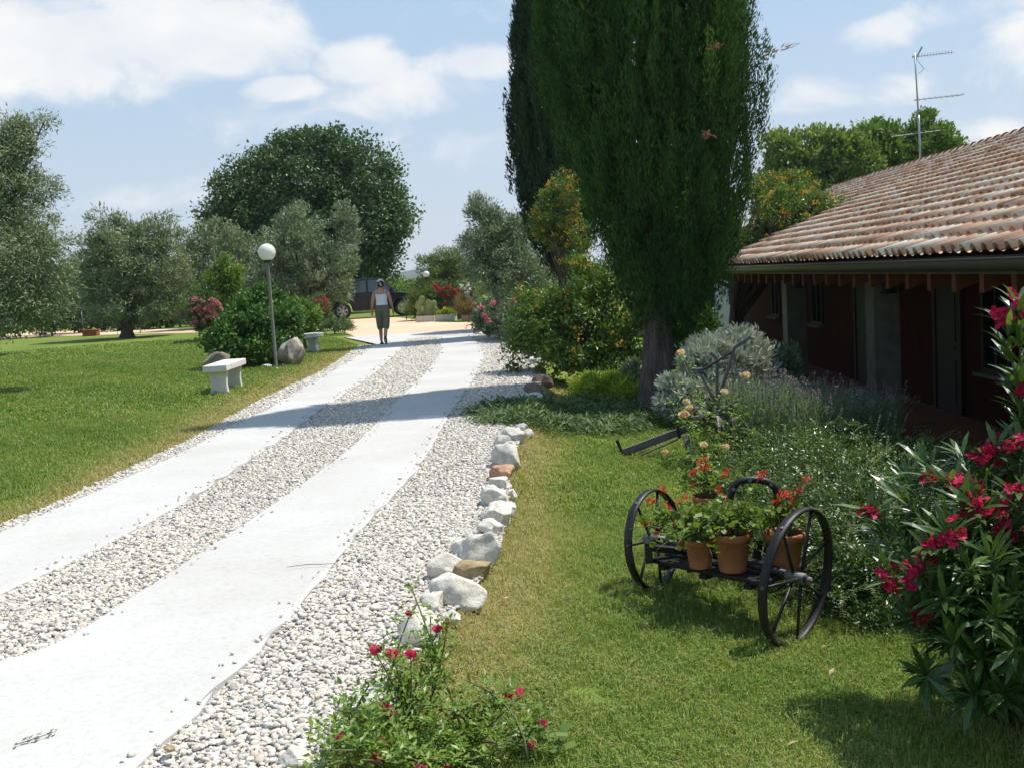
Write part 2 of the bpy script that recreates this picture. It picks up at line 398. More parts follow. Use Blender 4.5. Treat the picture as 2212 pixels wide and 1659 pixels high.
def stones(P, r, sub, flat=.6):
    V0, T0 = ICO[sub]; n = len(P)
    sc = np.stack([r * rng.uniform(.85, 1.45, n), r * rng.uniform(.7, 1.1, n), r * flat * rng.uniform(.75, 1.2, n)], 1)
    # random lumpy versions
    base = []
    for _ in range(12):
        v = V0.copy()
        for _ in range(5):
            d = rng.normal(size=3); d /= np.linalg.norm(d); v -= np.maximum(v @ d - rng.uniform(.55, .85), 0)[:, None] * d
        base.append(v)
    B = np.stack(base)[rng.integers(0, 12, n)]
    V = B * sc[:, None, :]
    a = rng.uniform(0, 2 * np.pi, n); tl = rng.normal(0, .35, n)
    ct, st = np.cos(tl), np.sin(tl)
    x, z = V[:, :, 0].copy(), V[:, :, 2].copy(); V[:, :, 0] = ct[:, None] * x - st[:, None] * z; V[:, :, 2] = st[:, None] * x + ct[:, None] * z
    ca, sa = np.cos(a), np.sin(a); x, y = V[:, :, 0].copy(), V[:, :, 1].copy()
    V[:, :, 0] = ca[:, None] * x - sa[:, None] * y; V[:, :, 1] = sa[:, None] * x + ca[:, None] * y
    V += P[:, None, :]
    T = (T0[None] + (np.arange(n) * len(V0))[:, None, None]).reshape(-1, 3)
    return V.reshape(-1, 3), T, np.repeat(rng.random(n), len(V0))
def gravel(name, y0, y1, dens, r0_, sub):
    lo = min(LX(y0), LX(y1), -6 if y0 < 8 else -4); n = int((y1 - y0) * (3.5 - lo) * dens)
    P = np.column_stack([rng.uniform(lo, 3.5, n), rng.uniform(y0, y1, n)])
    inL, inR = pip(P, polyL), pip(P, polyR)
    k = pip(P, gravel_poly) & ~inL & ~inR
    spill = np.zeros(len(P), bool)
    for poly, ins in ((polyL, inL), (polyR, inR)):
        for sx in (-.10, .10): spill |= ins & ~pip(P + [sx, sx * .4], poly)
    spill &= rng.random(len(P)) < .035
    Ps = P[spill]
    # stray stones thin out over the slab edges
    P = P[k]; r = r0_ * rng.lognormal(0, .25, len(P))
    P = np.column_stack([P, r * .25 + .004 + rng.uniform(0, .008, len(P))])
    rs = r0_ * .7 * rng.lognormal(0, .3, len(Ps)); P = np.vstack([P, np.column_stack([Ps, .037 + rs * .35])]); r = np.r_[r, rs]
    V, T, R = stones(P, r, sub)
    o = mesh(name, V, T, M_peb, attr={'rnd': R}, smooth=True); tag(o, 'loose white and grey river gravel between the concrete tracks', 'gravel', kind='stuff')
    return V, T, R, o
gravel('gravel', 2.4, 7.5, 3400, .0117, 2)
gravel('gravel', 7.5, 14, 2400, .0135, 1)
gravel('gravel', 14, 33, 1000, .0195, 1)

# ================================================================== grass
def grass_pts(n, rmin, rmax, power=1.0):
    a = rng.uniform(math.radians(-33), math.radians(33), n)
    r = rmin * (rmax / rmin) ** rng.random(n) if power == 0 else (rmin ** power + rng.random(n) * (rmax ** power - rmin ** power)) ** (1 / power)
    return np.column_stack([r * np.sin(a), r * np.cos(a)])
def blades(P, L, W, lean=.5):
    n = len(P); z = terrain(P[:, 0], P[:, 1]); b = np.column_stack([P, z])
    a = rng.uniform(0, 2 * np.pi, n); d = np.column_stack([np.cos(a), np.sin(a), np.zeros(n)]); s = np.column_stack([-np.sin(a), np.cos(a), np.zeros(n)])
    k = rng.uniform(.1, lean * 1.6, n)[:, None]; L = (L * rng.uniform(.5, 1.2, n))[:, None]; W = np.broadcast_to(W, (n,))[:, None]
    u = np.array([0, 0, 1.])
    mid = b + L * .55 * (u * np.sqrt(np.maximum(1 - k * k * .3, .2)) + d * k * .5); tip = b + L * (u * np.maximum(.95 - k * .5, .15) + d * k * 1.1)
    V = np.stack([b - s * W / 2, b + s * W / 2, mid + s * W * .4, mid - s * W * .4, tip], 1).reshape(-1, 3)
    o = (np.arange(n) * 5)[:, None]
    return V, o + np.array([[0, 1, 2, 3]]), o + np.array([[3, 2, 4]])
def vnoise(x, y, s, seed=0):
    return (np.sin(x * s + seed) * np.cos(y * s * 1.13 - seed) + .6 * np.sin(x * s * 2.3 + y * s * 1.7 + seed * 2) + .4 * np.cos(y * s * 4.1 - x * s * 3.3 + seed)) / 2
def grass_mat():
    m, t, out = newmat('grass blades')
    c1 = ramp(t, attr(t, 'rnd'), [(0, (.098, .188, .028)), (.33, (.185, .282, .052)), (.57, (.292, .342, .094)), (.82, (.43, .385, .155)), (1, (.55, .46, .24))])
    p = prin(t, out, c1, .55, 0, .3, link=False); tr = t.nodes.new('ShaderNodeBsdfTranslucent'); t.links.new(mixc(t, 1.0, c1, (1.2, 1.15, .6), 'MULTIPLY'), tr.inputs[0])
    mx = t.nodes.new('ShaderNodeMixShader'); mx.inputs[0].default_value = .35
    t.links.new(p, mx.inputs[1]); t.links.new(tr.outputs[0], mx.inputs[2]); t.links.new(mx.outputs[0], out.inputs[0]); return m
M_grass = grass_mat()
def lawn_mask(P):
    x, y = P[:, 0], P[:, 1]
    right = (x > RX(y) - .02) & (x < 4.6 + .032 * y) & (y < 17)
    left = (x < np.where(y < 26.8, LX(y) + .04, -3.7 - (y - 26.5) * .27)) & (y < 37.5) & (x > -60)
    return right, left
V_, Q_, T_, R_ = [], [], [], []; off = 0
for n, rmin, rmax, L, W in [(380000, 2.6, 7.5, .050, .0040), (330000, 7.5, 15, .052, .008), (330000, 15, 30, .055, .018), (160000, 26, 40, .06, .032)]:
    P = grass_pts(n, rmin, rmax, 1.0 if rmax < 10 else 1.5)
    r_, l_ = lawn_mask(P); fade = rng.random(len(P)) > (np.hypot(P[:, 0], P[:, 1]) - 30) / 14; P = P[(r_ | l_) & fade]
    dr = dryness(P[:, 0], P[:, 1])
    patch = vnoise(P[:, 0], P[:, 1], 1.3, 2.0) * .6 + vnoise(P[:, 0], P[:, 1], 4.7, 5.0) * .4 + vnoise(P[:, 0], P[:, 1], 11.3, 1.0) * .3
    bare_spot = np.clip((vnoise(P[:, 0], P[:, 1], 2.9, 8.0) + .5 * vnoise(P[:, 0], P[:, 1], 9.0, 3.0) - .62) * 2.2, 0, .85) * (P[:, 0] > RX(P[:, 1])); keep = rng.random(len(P)) > np.maximum(dr * .45, bare_spot); P, dr, patch = P[keep], dr[keep], patch[keep]
    V, Qd, Td = blades(P, L * (1 - .4 * patch) * rng.choice([.6, .8, 1.0, 1.5], len(P), p=[.3, .35, .25, .10]), W, .6)
    bare = (P[:, 0] > RX(P[:, 1])) * (.04 + np.clip((6.2 - P[:, 1]) / 3.5, 0, 1) * .12)
    R = np.clip(.30 + .24 * patch + bare + rng.normal(0, .17, len(P)) + dr * .55 + (rng.random(len(P)) < .07) * .4, 0, 1)
    V_.append(V); Q_.append(Qd + off); T_.append(Td + off); R_.append(np.repeat(R, 5)); off += len(V)
# clover and small broad-leaved weeds among the blades
nc = 260; cc_ = grass_pts(nc, 2.7, 13, 1.2); k_ = rng.integers(0, nc, 16000); P = cc_[k_] + rng.normal(size=(16000, 2)) * (.05 + .12 * rng.random(nc))[k_][:, None]
r_, l_ = lawn_mask(P); P = P[r_ | l_]; n_ = len(P); P3 = np.column_stack([P, terrain(P[:, 0], P[:, 1]) + rng.uniform(.012, .038, n_)])
a_ = rng.uniform(0, 6.28, n_); d_ = np.column_stack([np.cos(a_), np.sin(a_), rng.uniform(-.2, .4, n_)]); s_ = np.column_stack([-np.sin(a_), np.cos(a_), np.zeros(n_)]); L_ = rng.uniform(.010, .022, n_)[:, None]
V = np.stack([P3, P3 + d_ * L_ * .55 + s_ * L_ * .42, P3 + d_ * L_, P3 + d_ * L_ * .55 - s_ * L_ * .42], 1).reshape(-1, 3); V_.append(V); Q_.append((np.arange(n_) * 4)[:, None] + np.array([[0, 1, 2, 3]]) + off); R_.append(np.repeat(np.clip(rng.normal(.12, .12, n_), 0, .5), 4)); off += len(V)
tag(mesh('grass', np.concatenate(V_), [np.concatenate(Q_), np.concatenate(T_)], M_grass, attr={'rnd': np.concatenate(R_)}), 'mown green lawn grass with dry straw patches along the gravel', 'grass', kind='stuff')
# ================================================================== vegetation
def nrmz(v): return v / (np.linalg.norm(v, axis=-1, keepdims=True) + 1e-9)
def leaf_geo(P, D, N, L, W, round_=False):
    n = len(P); L = np.broadcast_to(L, (n,))[:, None]; W = np.broadcast_to(W, (n,))[:, None]
    D = nrmz(D); Sd = nrmz(np.cross(D, N)); N = np.cross(Sd, D)
    f = N * W * .18
    if round_:
        a = np.linspace(0, 2 * np.pi, 7)[:-1]
        V = np.stack([P + D * L * .5 + D * L * .5 * math.cos(t) + Sd * W * .5 * math.sin(t) + (f if i % 2 else 0) for i, t in enumerate(a)], 1).reshape(-1, 3)
        o = (np.arange(n) * 6)[:, None]; return V, o + np.array([[0, 1, 2, 3]]), o + np.array([[3, 4, 5, 0]]), 6
    V = np.stack([P, P + D * L * .42 + Sd * W * .5 + f, P + D * L, P + D * L * .42 - Sd * W * .5 + f], 1).reshape(-1, 3)
    return V, (np.arange(n) * 4)[:, None] + np.array([[0, 1, 2, 3]]), None, 4
def leaves(name, P, D, N, L, W, mat, parent, R=None, round_=False):
    V, Qa, Qb, k = leaf_geo(P, D, N, L, W, round_)
    if R is None: R = rng.random(len(P))
    return mesh(name, V, [Qa] if Qb is None else [Qa, Qb], mat, parent, {'rnd': np.repeat(R, k)})
def rdir(n): return nrmz(rng.normal(size=(n, 3)))
def crown_pts(lobes, nclump, per, cr, shell=.5, flat=.8, zmin=None):
    """clumps of leaves gathered toward the outside of overlapping lobes"""
    lob = [(np.asarray(c, float), np.asarray(r, float)) for c, r in lobes]
    w = np.array([np.prod(r) ** .62 for _, r in lob]); w /= w.sum()
    k = rng.choice(len(lob), nclump, p=w); C = np.array([c for c, _ in lob])[k]; Rr = np.array([r for _, r in lob])[k]
    d = rdir(nclump); u = 1 - shell * rng.random(nclump) ** 1.6
    cc = C + d * Rr * u[:, None]
    if zmin is not None: cc[:, 2] = np.maximum(cc[:, 2], zmin + rng.random(nclump) * cr)
    P = np.repeat(cc, per, 0); n = len(P)
    sz = np.repeat(rng.uniform(.6, 1.35, nclump), per)[:, None] * cr
    q = rdir(n) * (rng.random(n) ** .5 * 1.05)[:, None] * np.array([1, 1, flat])
    P = P + q * sz
    global CLUMP_N
    CLUMP_N = nrmz(q)
    out = np.repeat(nrmz(d * Rr), per, 0)
    tone = np.repeat(rng.normal(0, .13, nclump), per)
    return P, out, tone, cc
def limbs(name, base, r, top, targets, mat, parent, lr=.25, wob=.08, seg=10):
    b = MB(); base = np.asarray(base, float); top = np.asarray(top, float); n = 9; t = np.linspace(0, 1, n)[:, None]
    L = np.linalg.norm(top - base)
    tr = base + (top - base) * t + np.column_stack([np.sin(t[:, 0] * 5 + 1) * wob * L * .4, np.cos(t[:, 0] * 4) * wob * L * .3 - wob * L * .3, np.zeros(n)]) * t
    rad = r * (1 - .55 * t[:, 0]); rad[0] *= 1.45; rad[1] *= 1.08
    b.tube(tr, rad, seg)
    for q in targets:
        q = np.asarray(q, float); i = rng.integers(4, n); s = tr[i]; m = (s + q) / 2 + np.array([0, 0, .12]) * np.linalg.norm(q - s) + rng.normal(0, .05, 3) * np.linalg.norm(q - s)
        tt = np.linspace(0, 1, 7)[:, None]; c = (1 - tt) ** 2 * s + 2 * tt * (1 - tt) * m + tt ** 2 * q
        b.tube(c, np.maximum(rad[i] * lr * 2 * (1 - .85 * tt[:, 0]), .006), 6)
    return b.build(name, mat, parent, True)
def bark(name, a, b, s=5):
    m, t, out = newmat(name); tcn = t.nodes.new('ShaderNodeTexCoord'); mp_ = t.nodes.new('ShaderNodeMapping'); mp_.inputs['Scale'].default_value = (4, 4, .5)
    t.links.new(tcn.outputs['Object'], mp_.inputs[0]); n = noise(t, s, 7, .65, mp_.outputs[0], .6)
    prin(t, out, ramp(t, n, [(.32, a), (.66, b)]), .9, 0, .15, bump(t, n, 1.0, .05)); return m
M_bark = bark('grey bark', (.06, .045, .035), (.20, .16, .125)); M_barkd = bark('dark bark', (.025, .02, .016), (.09, .07, .055))
M_cybark = bark('cypress bark', (.035, .026, .021), (.20, .155, .125), 6)
M_oak = leafmat('oak leaves', [(0, (.012, .026, .010)), (.5, (.028, .056, .017)), (1, (.055, .088, .028))], gain=2.3, trans=.22, rough=.45)
M_olive = leafmat('olive leaves', [(0, (.050, .074, .038)), (.45, (.098, .128, .064)), (.75, (.155, .180, .105)), (1, (.27, .29, .20))], gain=1.75, trans=.2, rough=.5)
M_olive2 = leafmat('silvery olive leaves', [(0, (.055, .085, .045)), (.45, (.11, .15, .085)), (.75, (.185, .23, .145)), (1, (.34, .38, .29))], gain=1.45, trans=.2, rough=.45)
M_laurel = leafmat('laurel leaves', [(0, (.020, .055, .012)), (.5, (.045, .105, .020)), (.85, (.085, .160, .032)), (1, (.15, .22, .06))], gain=1.5, trans=.25, rough=.45, spec=.3)
M_bright = leafmat('bright green leaves', [(0, (.04, .08, .012)), (.5, (.085, .150, .022)), (1, (.16, .23, .045))], gain=1.4, trans=.35, rough=.5)
M_locust = leafmat('locust leaves', [(0, (.060, .100, .022)), (.5, (.115, .175, .042)), (1, (.20, .26, .08))], gain=1.35, trans=.4, rough=.5)
M_willow = leafmat('feathery leaves', [(0, (.07, .11, .03)), (.5, (.125, .18, .05)), (1, (.20, .26, .09))], .4, .5)
M_cyp = leafmat('cypress sprays', [(0, (.007, .022, .006)), (.45, (.018, .050, .011)), (.8, (.044, .096, .018)), (1, (.085, .145, .030))], gain=1.75, trans=.2, rough=.6, spec=.2)
M_cyp2 = leafmat('far cypress sprays', [(0, (.008, .020, .008)), (.5, (.016, .034, .013)), (1, (.035, .058, .022))], gain=1.5, trans=.15, rough=.6, spec=.2)
M_pyra = leafmat('firethorn leaves', [(0, (.020, .045, .010)), (.5, (.050, .092, .016)), (.85, (.105, .150, .030)), (1, (.18, .21, .05))], gain=1.9, trans=.35, rough=.4, spec=.4)
M_juni = leafmat('golden juniper', [(0, (.09, .14, .015)), (.5, (.17, .23, .025)), (1, (.28, .33, .05))], gain=1.7, trans=.35, rough=.6)
M_creep = leafmat('creeping juniper', [(0, (.030, .060, .018)), (.5, (.060, .100, .030)), (1, (.12, .16, .06))], gain=1.5, trans=.2, rough=.6)
M_silver = leafmat('silver leaves', [(0, (.22, .245, .18)), (.5, (.40, .43, .34)), (1, (.62, .64, .54))], .2, .7, .2, (1.0, 1.05, .85))
M_lav = leafmat('lavender leaves', [(0, (.06, .10, .055)), (.5, (.115, .165, .095)), (1, (.20, .25, .15))], gain=1.6, trans=.3, rough=.6)
M_lavf = leafmat('lavender spikes', [(0, (.14, .11, .12)), (.5, (.25, .20, .21)), (1, (.42, .36, .35))], .2, .8, .1, (1, 1, 1))
M_coto = leafmat('cotoneaster leaves', [(0, (.018, .040, .012)), (.5, (.042, .078, .019)), (.85, (.095, .135, .035)), (1, (.20, .24, .08))], gain=1.75, trans=.3, rough=.35, spec=.5)
M_olea = leafmat('oleander leaves', [(0, (.025, .060, .014)), (.5, (.055, .110, .026)), (.85, (.11, .175, .045)), (1, (.21, .28, .10))], gain=1.15, trans=.35, rough=.35, spec=.5)
M_rose = leafmat('rose leaves', [(0, (.055, .10, .016)), (.5, (.105, .17, .026)), (.85, (.17, .24, .05)), (1, (.27, .31, .10))], gain=1.55, trans=.38, rough=.42, spec=.45)
M_ger = leafmat('geranium leaves', [(0, (.045, .085, .015)), (.5, (.10, .155, .025)), (1, (.20, .25, .06))], gain=1.4, trans=.4, rough=.5)
M_stem = plain('green stems', (.11, .13, .045), .7); M_twig = plain('brown twigs', (.16, .11, .06), .8)
def petal(name, stops): return leafmat(name, stops, .35, .6, .2, (1.1, 1, 1), 8)
M_pink = petal('pink petals', [(0, (.42, .10, .14)), (.5, (.62, .22, .25)), (1, (.78, .42, .42))])
M_crim = petal('crimson petals', [(0, (.24, .006, .030)), (.5, (.50, .018, .075)), (.85, (.66, .05, .13)), (1, (.75, .20, .26))])
M_red = petal('dark red petals', [(0, (.20, .010, .018)), (.6, (.40, .03, .05)), (1, (.60, .15, .17))])
M_scar = petal('scarlet petals', [(0, (.42, .02, .012)), (.6, (.70, .06, .03)), (1, (.80, .18, .10))])
M_rosep = petal('rose pink petals', [(0, (.55, .03, .10)), (.6, (.78, .09, .20)), (1, (.85, .35, .42))])
M_yell = petal('apricot petals', [(0, (.74, .50, .24)), (.5, (.82, .68, .42)), (1, (.86, .80, .64))])
M_orng = petal('orange petals', [(0, (.75, .28, .02)), (1, (.85, .50, .08))])
M_white = petal('white petals', [(0, (.60, .62, .50)), (1, (.82, .82, .76))])
M_berry = petal('yellow berries', [(0, (.50, .24, .015)), (.5, (.68, .40, .03)), (1, (.75, .55, .10))])
M_brown = petal('dry cypress twigs', [(0, (.20, .10, .05)), (1, (.36, .21, .12))])

def lobe(px, py, hw, hh, Y, rd=None):
    c = at(px, py, Y); k = Y / F
    return [c, np.array([hw * k, (rd if rd is not None else min(hw, hh * 1.3) * k), hh * k])]
def bush(name, label, cat, bx, Y, lobes, L, W, ncl, per, cr, mat, droop=0.0, upw=.3, outw=.6, shell=.55, trunk=None, trunkname='trunk', barkm=None, group=None, crown='crown', nlimb=14, round_=False, flat=.8, base=None, lr=.25, lenjit=.35):
    """plant rooted at ground under picture column bx at distance Y; lobes given as picture columns/rows at a distance"""
    if base is None:
        g = at(bx, 700, Y); base = np.array([g[0], Y, gz(g[0], Y)])
    root = thing(name, label, cat, base, 0, group)
    lb = [(l[0] - base, l[1]) for l in lobes]
    P, out, tone, cc = crown_pts(lb, ncl, per, cr, shell, flat, .03)
    n = len(P)
    D = nrmz(out * outw + rdir(n) * .75 + np.array([0, 0, upw - droop]))
    N = nrmz(out * .45 + CLUMP_N * .75 + rdir(n) * .42 + np.array([0, 0, .45]))
    s = rng.uniform(1 - lenjit, 1 + lenjit, n)
    P[:, 2] = np.maximum(P[:, 2], .01)
    leaves(crown, P, D, N, L * s, W * s, mat, root, np.clip(rng.random(n) * .75 + .12 + tone, 0, 1), round_)
    if trunk:
        r, top = trunk; tg = cc[rng.choice(len(cc), min(nlimb, len(cc)), replace=False)]
        limbs(trunkname, (0, 0, -.05), r, np.asarray(top), tg, barkm or M_bark, root, lr)
    return root, lb, cc
def blooms(root, name, pts, n_pet, size, mat, spread=1.0, up_=.2):
    """each flower head a mesh of its own: petals round a centre"""
    for p in pts:
        p = np.asarray(p, float); k = n_pet; c = p + rdir(k) * (rng.random(k) ** .5)[:, None] * size * min(spread, 1.8) * .48
        d = nrmz(rdir(k) + np.array([0, -.25, up_])); leaves(name, c, d, rdir(k), size * rng.uniform(.6, 1.2, k), size * .8, mat, root)
def flower_patch(root, name, pts, size, mat):
    P = np.repeat(pts, 4, 0) + rng.normal(size=(len(pts) * 4, 3)) * size * .4
    o = leaves(name, P, rdir(len(P)), rdir(len(P)), size, size * .9, mat, root); return o
def loc_(root, px, py, Y): return at(px, py, Y) - np.array(root.location)

# ---- big oak behind the car
bush('oak_tree', 'big dark green broadleaf tree with a wide rounded crown towering behind the parked car', 'tree', 735, 60,
     [lobe(660, 400, 125, 105, 60, 3.6), lobe(560, 430, 95, 85, 59, 3), lobe(500, 475, 60, 55, 59, 2.2), lobe(765, 395, 85, 85, 60, 3), lobe(815, 480, 58, 85, 59.5, 2.4),
      lobe(795, 550, 62, 62, 59, 2.2), lobe(640, 490, 160, 85, 59, 3), lobe(700, 325, 95, 42, 60, 2.4), lobe(600, 345, 55, 45, 60, 2), lobe(851, 470, 32, 36, 59, 1.2), lobe(812, 580, 24, 20, 58.5, .8), lobe(790, 300, 16, 18, 60, .6), lobe(640, 310, 26, 25, 60, 1), lobe(700, 560, 150, 50, 60, 2.6)],
     .19, .125, 760, 125, .80, M_oak, upw=.15, trunk=(.42, (.4, 0, 5.0)), barkm=M_barkd)
# ---- olives on the left
bush('olive_tree', 'nearest grey green olive tree with drooping branches at the left edge of the lawn', 'tree', -70, 20,
     [lobe(-60, 470, 150, 200, 20, 1.5), lobe(70, 560, 75, 120, 19.6, .9), lobe(40, 640, 95, 80, 19.4, .9), lobe(10, 400, 60, 90, 20, .8), lobe(60, 300, 30, 40, 20, .4), lobe(92, 262, 18, 16, 20, .25), lobe(30, 330, 50, 40, 20, .5), lobe(70, 405, 55, 32, 20, .5), lobe(110, 590, 38, 70, 19.6, .5), lobe(30, 275, 26, 22, 20, .3), lobe(-20, 690, 100, 45, 19.5, .8)],
     .082, .021, 620, 95, .26, M_olive, droop=.25, upw=.1, shell=.7, trunk=(.2, (.1, 0, 1.9)), group='olive trees on the lawn', nlimb=26)
bush('olive_tree', 'round low olive tree on a short trunk beside the terracotta path on the left', 'tree', 272, 42,
     [lobe(285, 580, 100, 100, 42, 1.8), lobe(220, 590, 52, 95, 42, 1.1), lobe(350, 600, 60, 90, 42, 1.2), lobe(285, 660, 105, 42, 41.5, 1.5), lobe(225, 490, 32, 35, 42, .6), lobe(345, 505, 38, 45, 42, .7), lobe(285, 530, 80, 45, 42, 1.2)],
     .15, .042, 520, 78, .34, M_olive, droop=.1, trunk=(.24, (.05, 0, 2.0)), group='olive trees on the lawn')
bush('olive_tree', 'broad olive tree between the round olive and the lamp post, behind the pink oleander', 'tree', 470, 48,
     [lobe(470, 570, 75, 90, 48, 1.6), lobe(420, 600, 50, 85, 48, 1.2), lobe(535, 600, 45, 80, 48, 1.2), lobe(470, 520, 50, 40, 48, 1), lobe(455, 660, 90, 40, 48, 1.5), lobe(400, 520, 22, 26, 48, .5), lobe(580, 660, 60, 50, 47, 1)],
     .16, .045, 420, 78, .36, M_olive, trunk=(.22, (0, 0, 2.2)), group='olive trees on the lawn')
bush('olive_tree', 'tall two-lobed olive tree right behind the lamp globe, partly hiding the car', 'tree', 660, 45,
     [lobe(635, 560, 78, 92, 45, 1.7), lobe(650, 490, 45, 45, 45, .9), lobe(735, 530, 42, 70, 45, 1), lobe(700, 600, 62, 62, 44.5, 1.2), lobe(590, 620, 60, 70, 44.5, 1.2), lobe(745, 470, 22, 30, 45, .5), lobe(735, 600, 26, 46, 44, .6)],
     .16, .045, 480, 85, .34, M_olive2, trunk=(.24, (.1, 0, 2.0)), group='olive trees on the lawn')
# ---- green backdrop behind the olives
bush('dark_hedge', 'low dark hedge behind the round olive tree by the path', 'hedge', 360, 52, [lobe(330, 690, 110, 22, 52, 1), lobe(170, 690, 80, 26, 52, 1), lobe(60, 690, 90, 30, 50, 1), lobe(130, 640, 60, 50, 53, 1), lobe(40, 560, 60, 90, 34, 1)],
     .2, .12, 190, 60, .4, M_oak, trunk=(.1, (0, 0, .5)), trunkname='stems', crown='foliage')
bush('lime_shrub', 'yellowish green upright shrub between the pink oleander and the lamp post', 'shrub', 485, 36, [lobe(480, 625, 38, 42, 36, .7), lobe(500, 590, 22, 35, 36, .4), lobe(455, 640, 26, 30, 36, .5)],
     .12, .06, 130, 60, .25, M_bright, trunk=(.06, (0, 0, .9)), trunkname='stems', crown='foliage')
r_, lb, cc = bush('oleander_shrub', 'pink flowering oleander shrub beside the path left of the lamp post', 'shrub', 447, 35, [lobe(445, 660, 36, 34, 35, .6), lobe(450, 690, 44, 22, 35, .6)],
     .13, .04, 110, 50, .22, M_olea, trunk=(.05, (0, 0, .5)), trunkname='stems', crown='foliage')
blooms(r_, 'flower_cluster', [loc_(r_, 410 + 68 * u, 638 + 62 * v, 34.3) for u, v in rng.random((34, 2)) if v > .35 * abs(u - .3)], 26, .075, M_pink, 2.4)
# ---- shrubs round the lamp
bush('laurel_shrub', 'large rounded glossy green shrub behind the lamp post and bench', 'shrub', 570, 22.5,
     [lobe(570, 700, 80, 65, 22.5, .8), lobe(500, 735, 58, 46, 22, .6), lobe(596, 720, 52, 58, 22.5, .6), lobe(570, 655, 52, 34, 23, .5), lobe(612, 690, 34, 40, 23.5, .5), lobe(520, 690, 45, 40, 22.5, .5), lobe(538, 755, 76, 30, 22, .6)],
     .085, .05, 520, 46, .17, M_laurel, trunk=(.06, (0, 0, .7)), trunkname='stems', crown='foliage', shell=.45)
bush('laurel_shrub', 'smaller bright green shrub standing over the far stone bench', 'shrub', 655, 27,
     [lobe(655, 684, 34, 30, 27, .5), lobe(640, 668, 26, 18, 27, .4), lobe(666, 700, 22, 20, 27, .4)], .09, .055, 170, 44, .16, M_bright, trunk=(.05, (0, 0, .5)), trunkname='stems', crown='foliage')
r_, lb, cc = bush('oleander_shrub', 'small red flowering shrub under the olive beside the car', 'shrub', 692, 37, [lobe(692, 672, 20, 32, 37, .4), lobe(688, 695, 28, 18, 37, .5)],
     .11, .03, 100, 46, .2, M_creep, trunk=(.04, (0, 0, .4)), trunkname='stems', crown='foliage')
blooms(r_, 'flower_cluster', [loc_(r_, *q, 36.5) for q in [(682, 652), (690, 648), (694, 660), (704, 668), (706, 654), (686, 664), (700, 645), (692, 672)]], 22, .07, M_crim, 2.2)
bush('groundcover_plant', 'low spreading dark plant at the near corner of the terrace, left of the walking woman', 'plant', 722, 34.5, [lobe(722, 700, 34, 7, 34.5, .5), lobe(745, 706, 18, 4, 33.5, .3)],
     .1, .025, 60, 50, .16, M_creep, trunk=(.03, (0, 0, .1)), trunkname='stems', crown='foliage')
# ---- far right of the terrace
bush('willow_tree', 'airy light green feathery tree behind the far lamp and red oleander', 'tree', 965, 50,
     [lobe(965, 610, 52, 60, 50, 1.2), lobe(935, 640, 36, 50, 50, .9), lobe(1000, 620, 42, 60, 50, 1), lobe(960, 565, 38, 28, 50, .7), lobe(925, 590, 20, 40, 50, .5)],
     .2, .04, 260, 62, .34, M_willow, droop=.2, shell=.7, trunk=(.12, (0, 0, 2)), nlimb=24)
bush('pampas_grass', 'tall arching grass clump beside the white planters at the terrace edge', 'plant', 922, 42, [lobe(922, 662, 24, 22, 42, .5), lobe(905, 670, 22, 18, 42, .4), lobe(944, 654, 18, 20, 42, .4)],
     .55, .03, 60, 40, .2, M_willow, upw=1.1, outw=.7, trunk=(.05, (0, 0, .3)), trunkname='stems', crown='blades')
r_, lb, cc = bush('oleander_shrub', 'dark red flowering oleander behind the white planter boxes on the terrace', 'shrub', 975, 41, [lobe(972, 645, 34, 34, 41, .6), lobe(990, 665, 26, 30, 41, .5), lobe(955, 632, 20, 18, 41, .4)],
     .13, .035, 130, 48, .22, M_creep, trunk=(.05, (0, 0, .6)), trunkname='stems', crown='foliage')
blooms(r_, 'flower_cluster', [loc_(r_, *q, 40.3) for q in [(945, 622), (952, 630), (962, 625), (940, 618), (970, 622), (982, 636), (992, 645), (1002, 650), (975, 640), (985, 655), (960, 640), (998, 638), (966, 655), (990, 630), (952, 668), (958, 660), (1008, 642), (978, 628)]], 30, .09, M_red, 2.6)
r_, lb, cc = bush('climbing_rose', 'tall white flowering climber right of the red oleander on the terrace', 'shrub', 1022, 39, [lobe(1018, 650, 12, 40, 39, .3), lobe(1026, 680, 14, 22, 39, .3), lobe(1008, 622, 8, 16, 39, .2)],
     .1, .05, 70, 40, .18, M_olive, trunk=(.03, (0, 0, 1.2)), trunkname='stems', crown='foliage')
blooms(r_, 'flower_cluster', [loc_(r_, 1004 + 26 * v + rng.normal(0, 4), 612 + 80 * v, 38.6) for v in rng.random(26)], 16, .07, M_white, 1.8)
# ---- silvery olive right of the drive
bush('olive_tree', 'loose silvery olive tree right of the drive in front of the far cypress', 'tree', 1085, 31,
     [lobe(1066, 550, 66, 80, 31, 1.3), lobe(1120, 590, 75, 90, 30.5, 1.3), lobe(1050, 480, 40, 45, 31, .6), lobe(1115, 510, 45, 45, 31, .7), lobe(1108, 650, 62, 52, 30.5, 1.2), lobe(1170, 610, 40, 70, 30, .8), lobe(1020, 545, 26, 40, 31, .5), lobe(1030, 445, 16, 22, 31, .3)],
     .12, .030, 500, 72, .30, M_olive2, shell=.8, trunk=(.16, (0, 0, 1.5)), nlimb=40, group='olive trees on the lawn')
r_, lb, cc = bush('rose_shrub', 'tangled rose shrub at the gravel edge beneath the silvery olive', 'shrub', 1075, 25.5, [lobe(1062, 690, 38, 30, 26, .6), lobe(1100, 690, 34, 36, 25, .6), lobe(1085, 665, 40, 26, 26, .6)],
     .08, .035, 190, 50, .18, M_olive, trunk=(.04, (0, 0, .5)), trunkname='stems', crown='foliage')
blooms(r_, 'rose_bloom', [loc_(r_, *q, 24.6) for q in [(1110, 651), (1046, 682), (1052, 692), (1040, 665), (1066, 655)]], 26, .085, M_pink, 1.0)

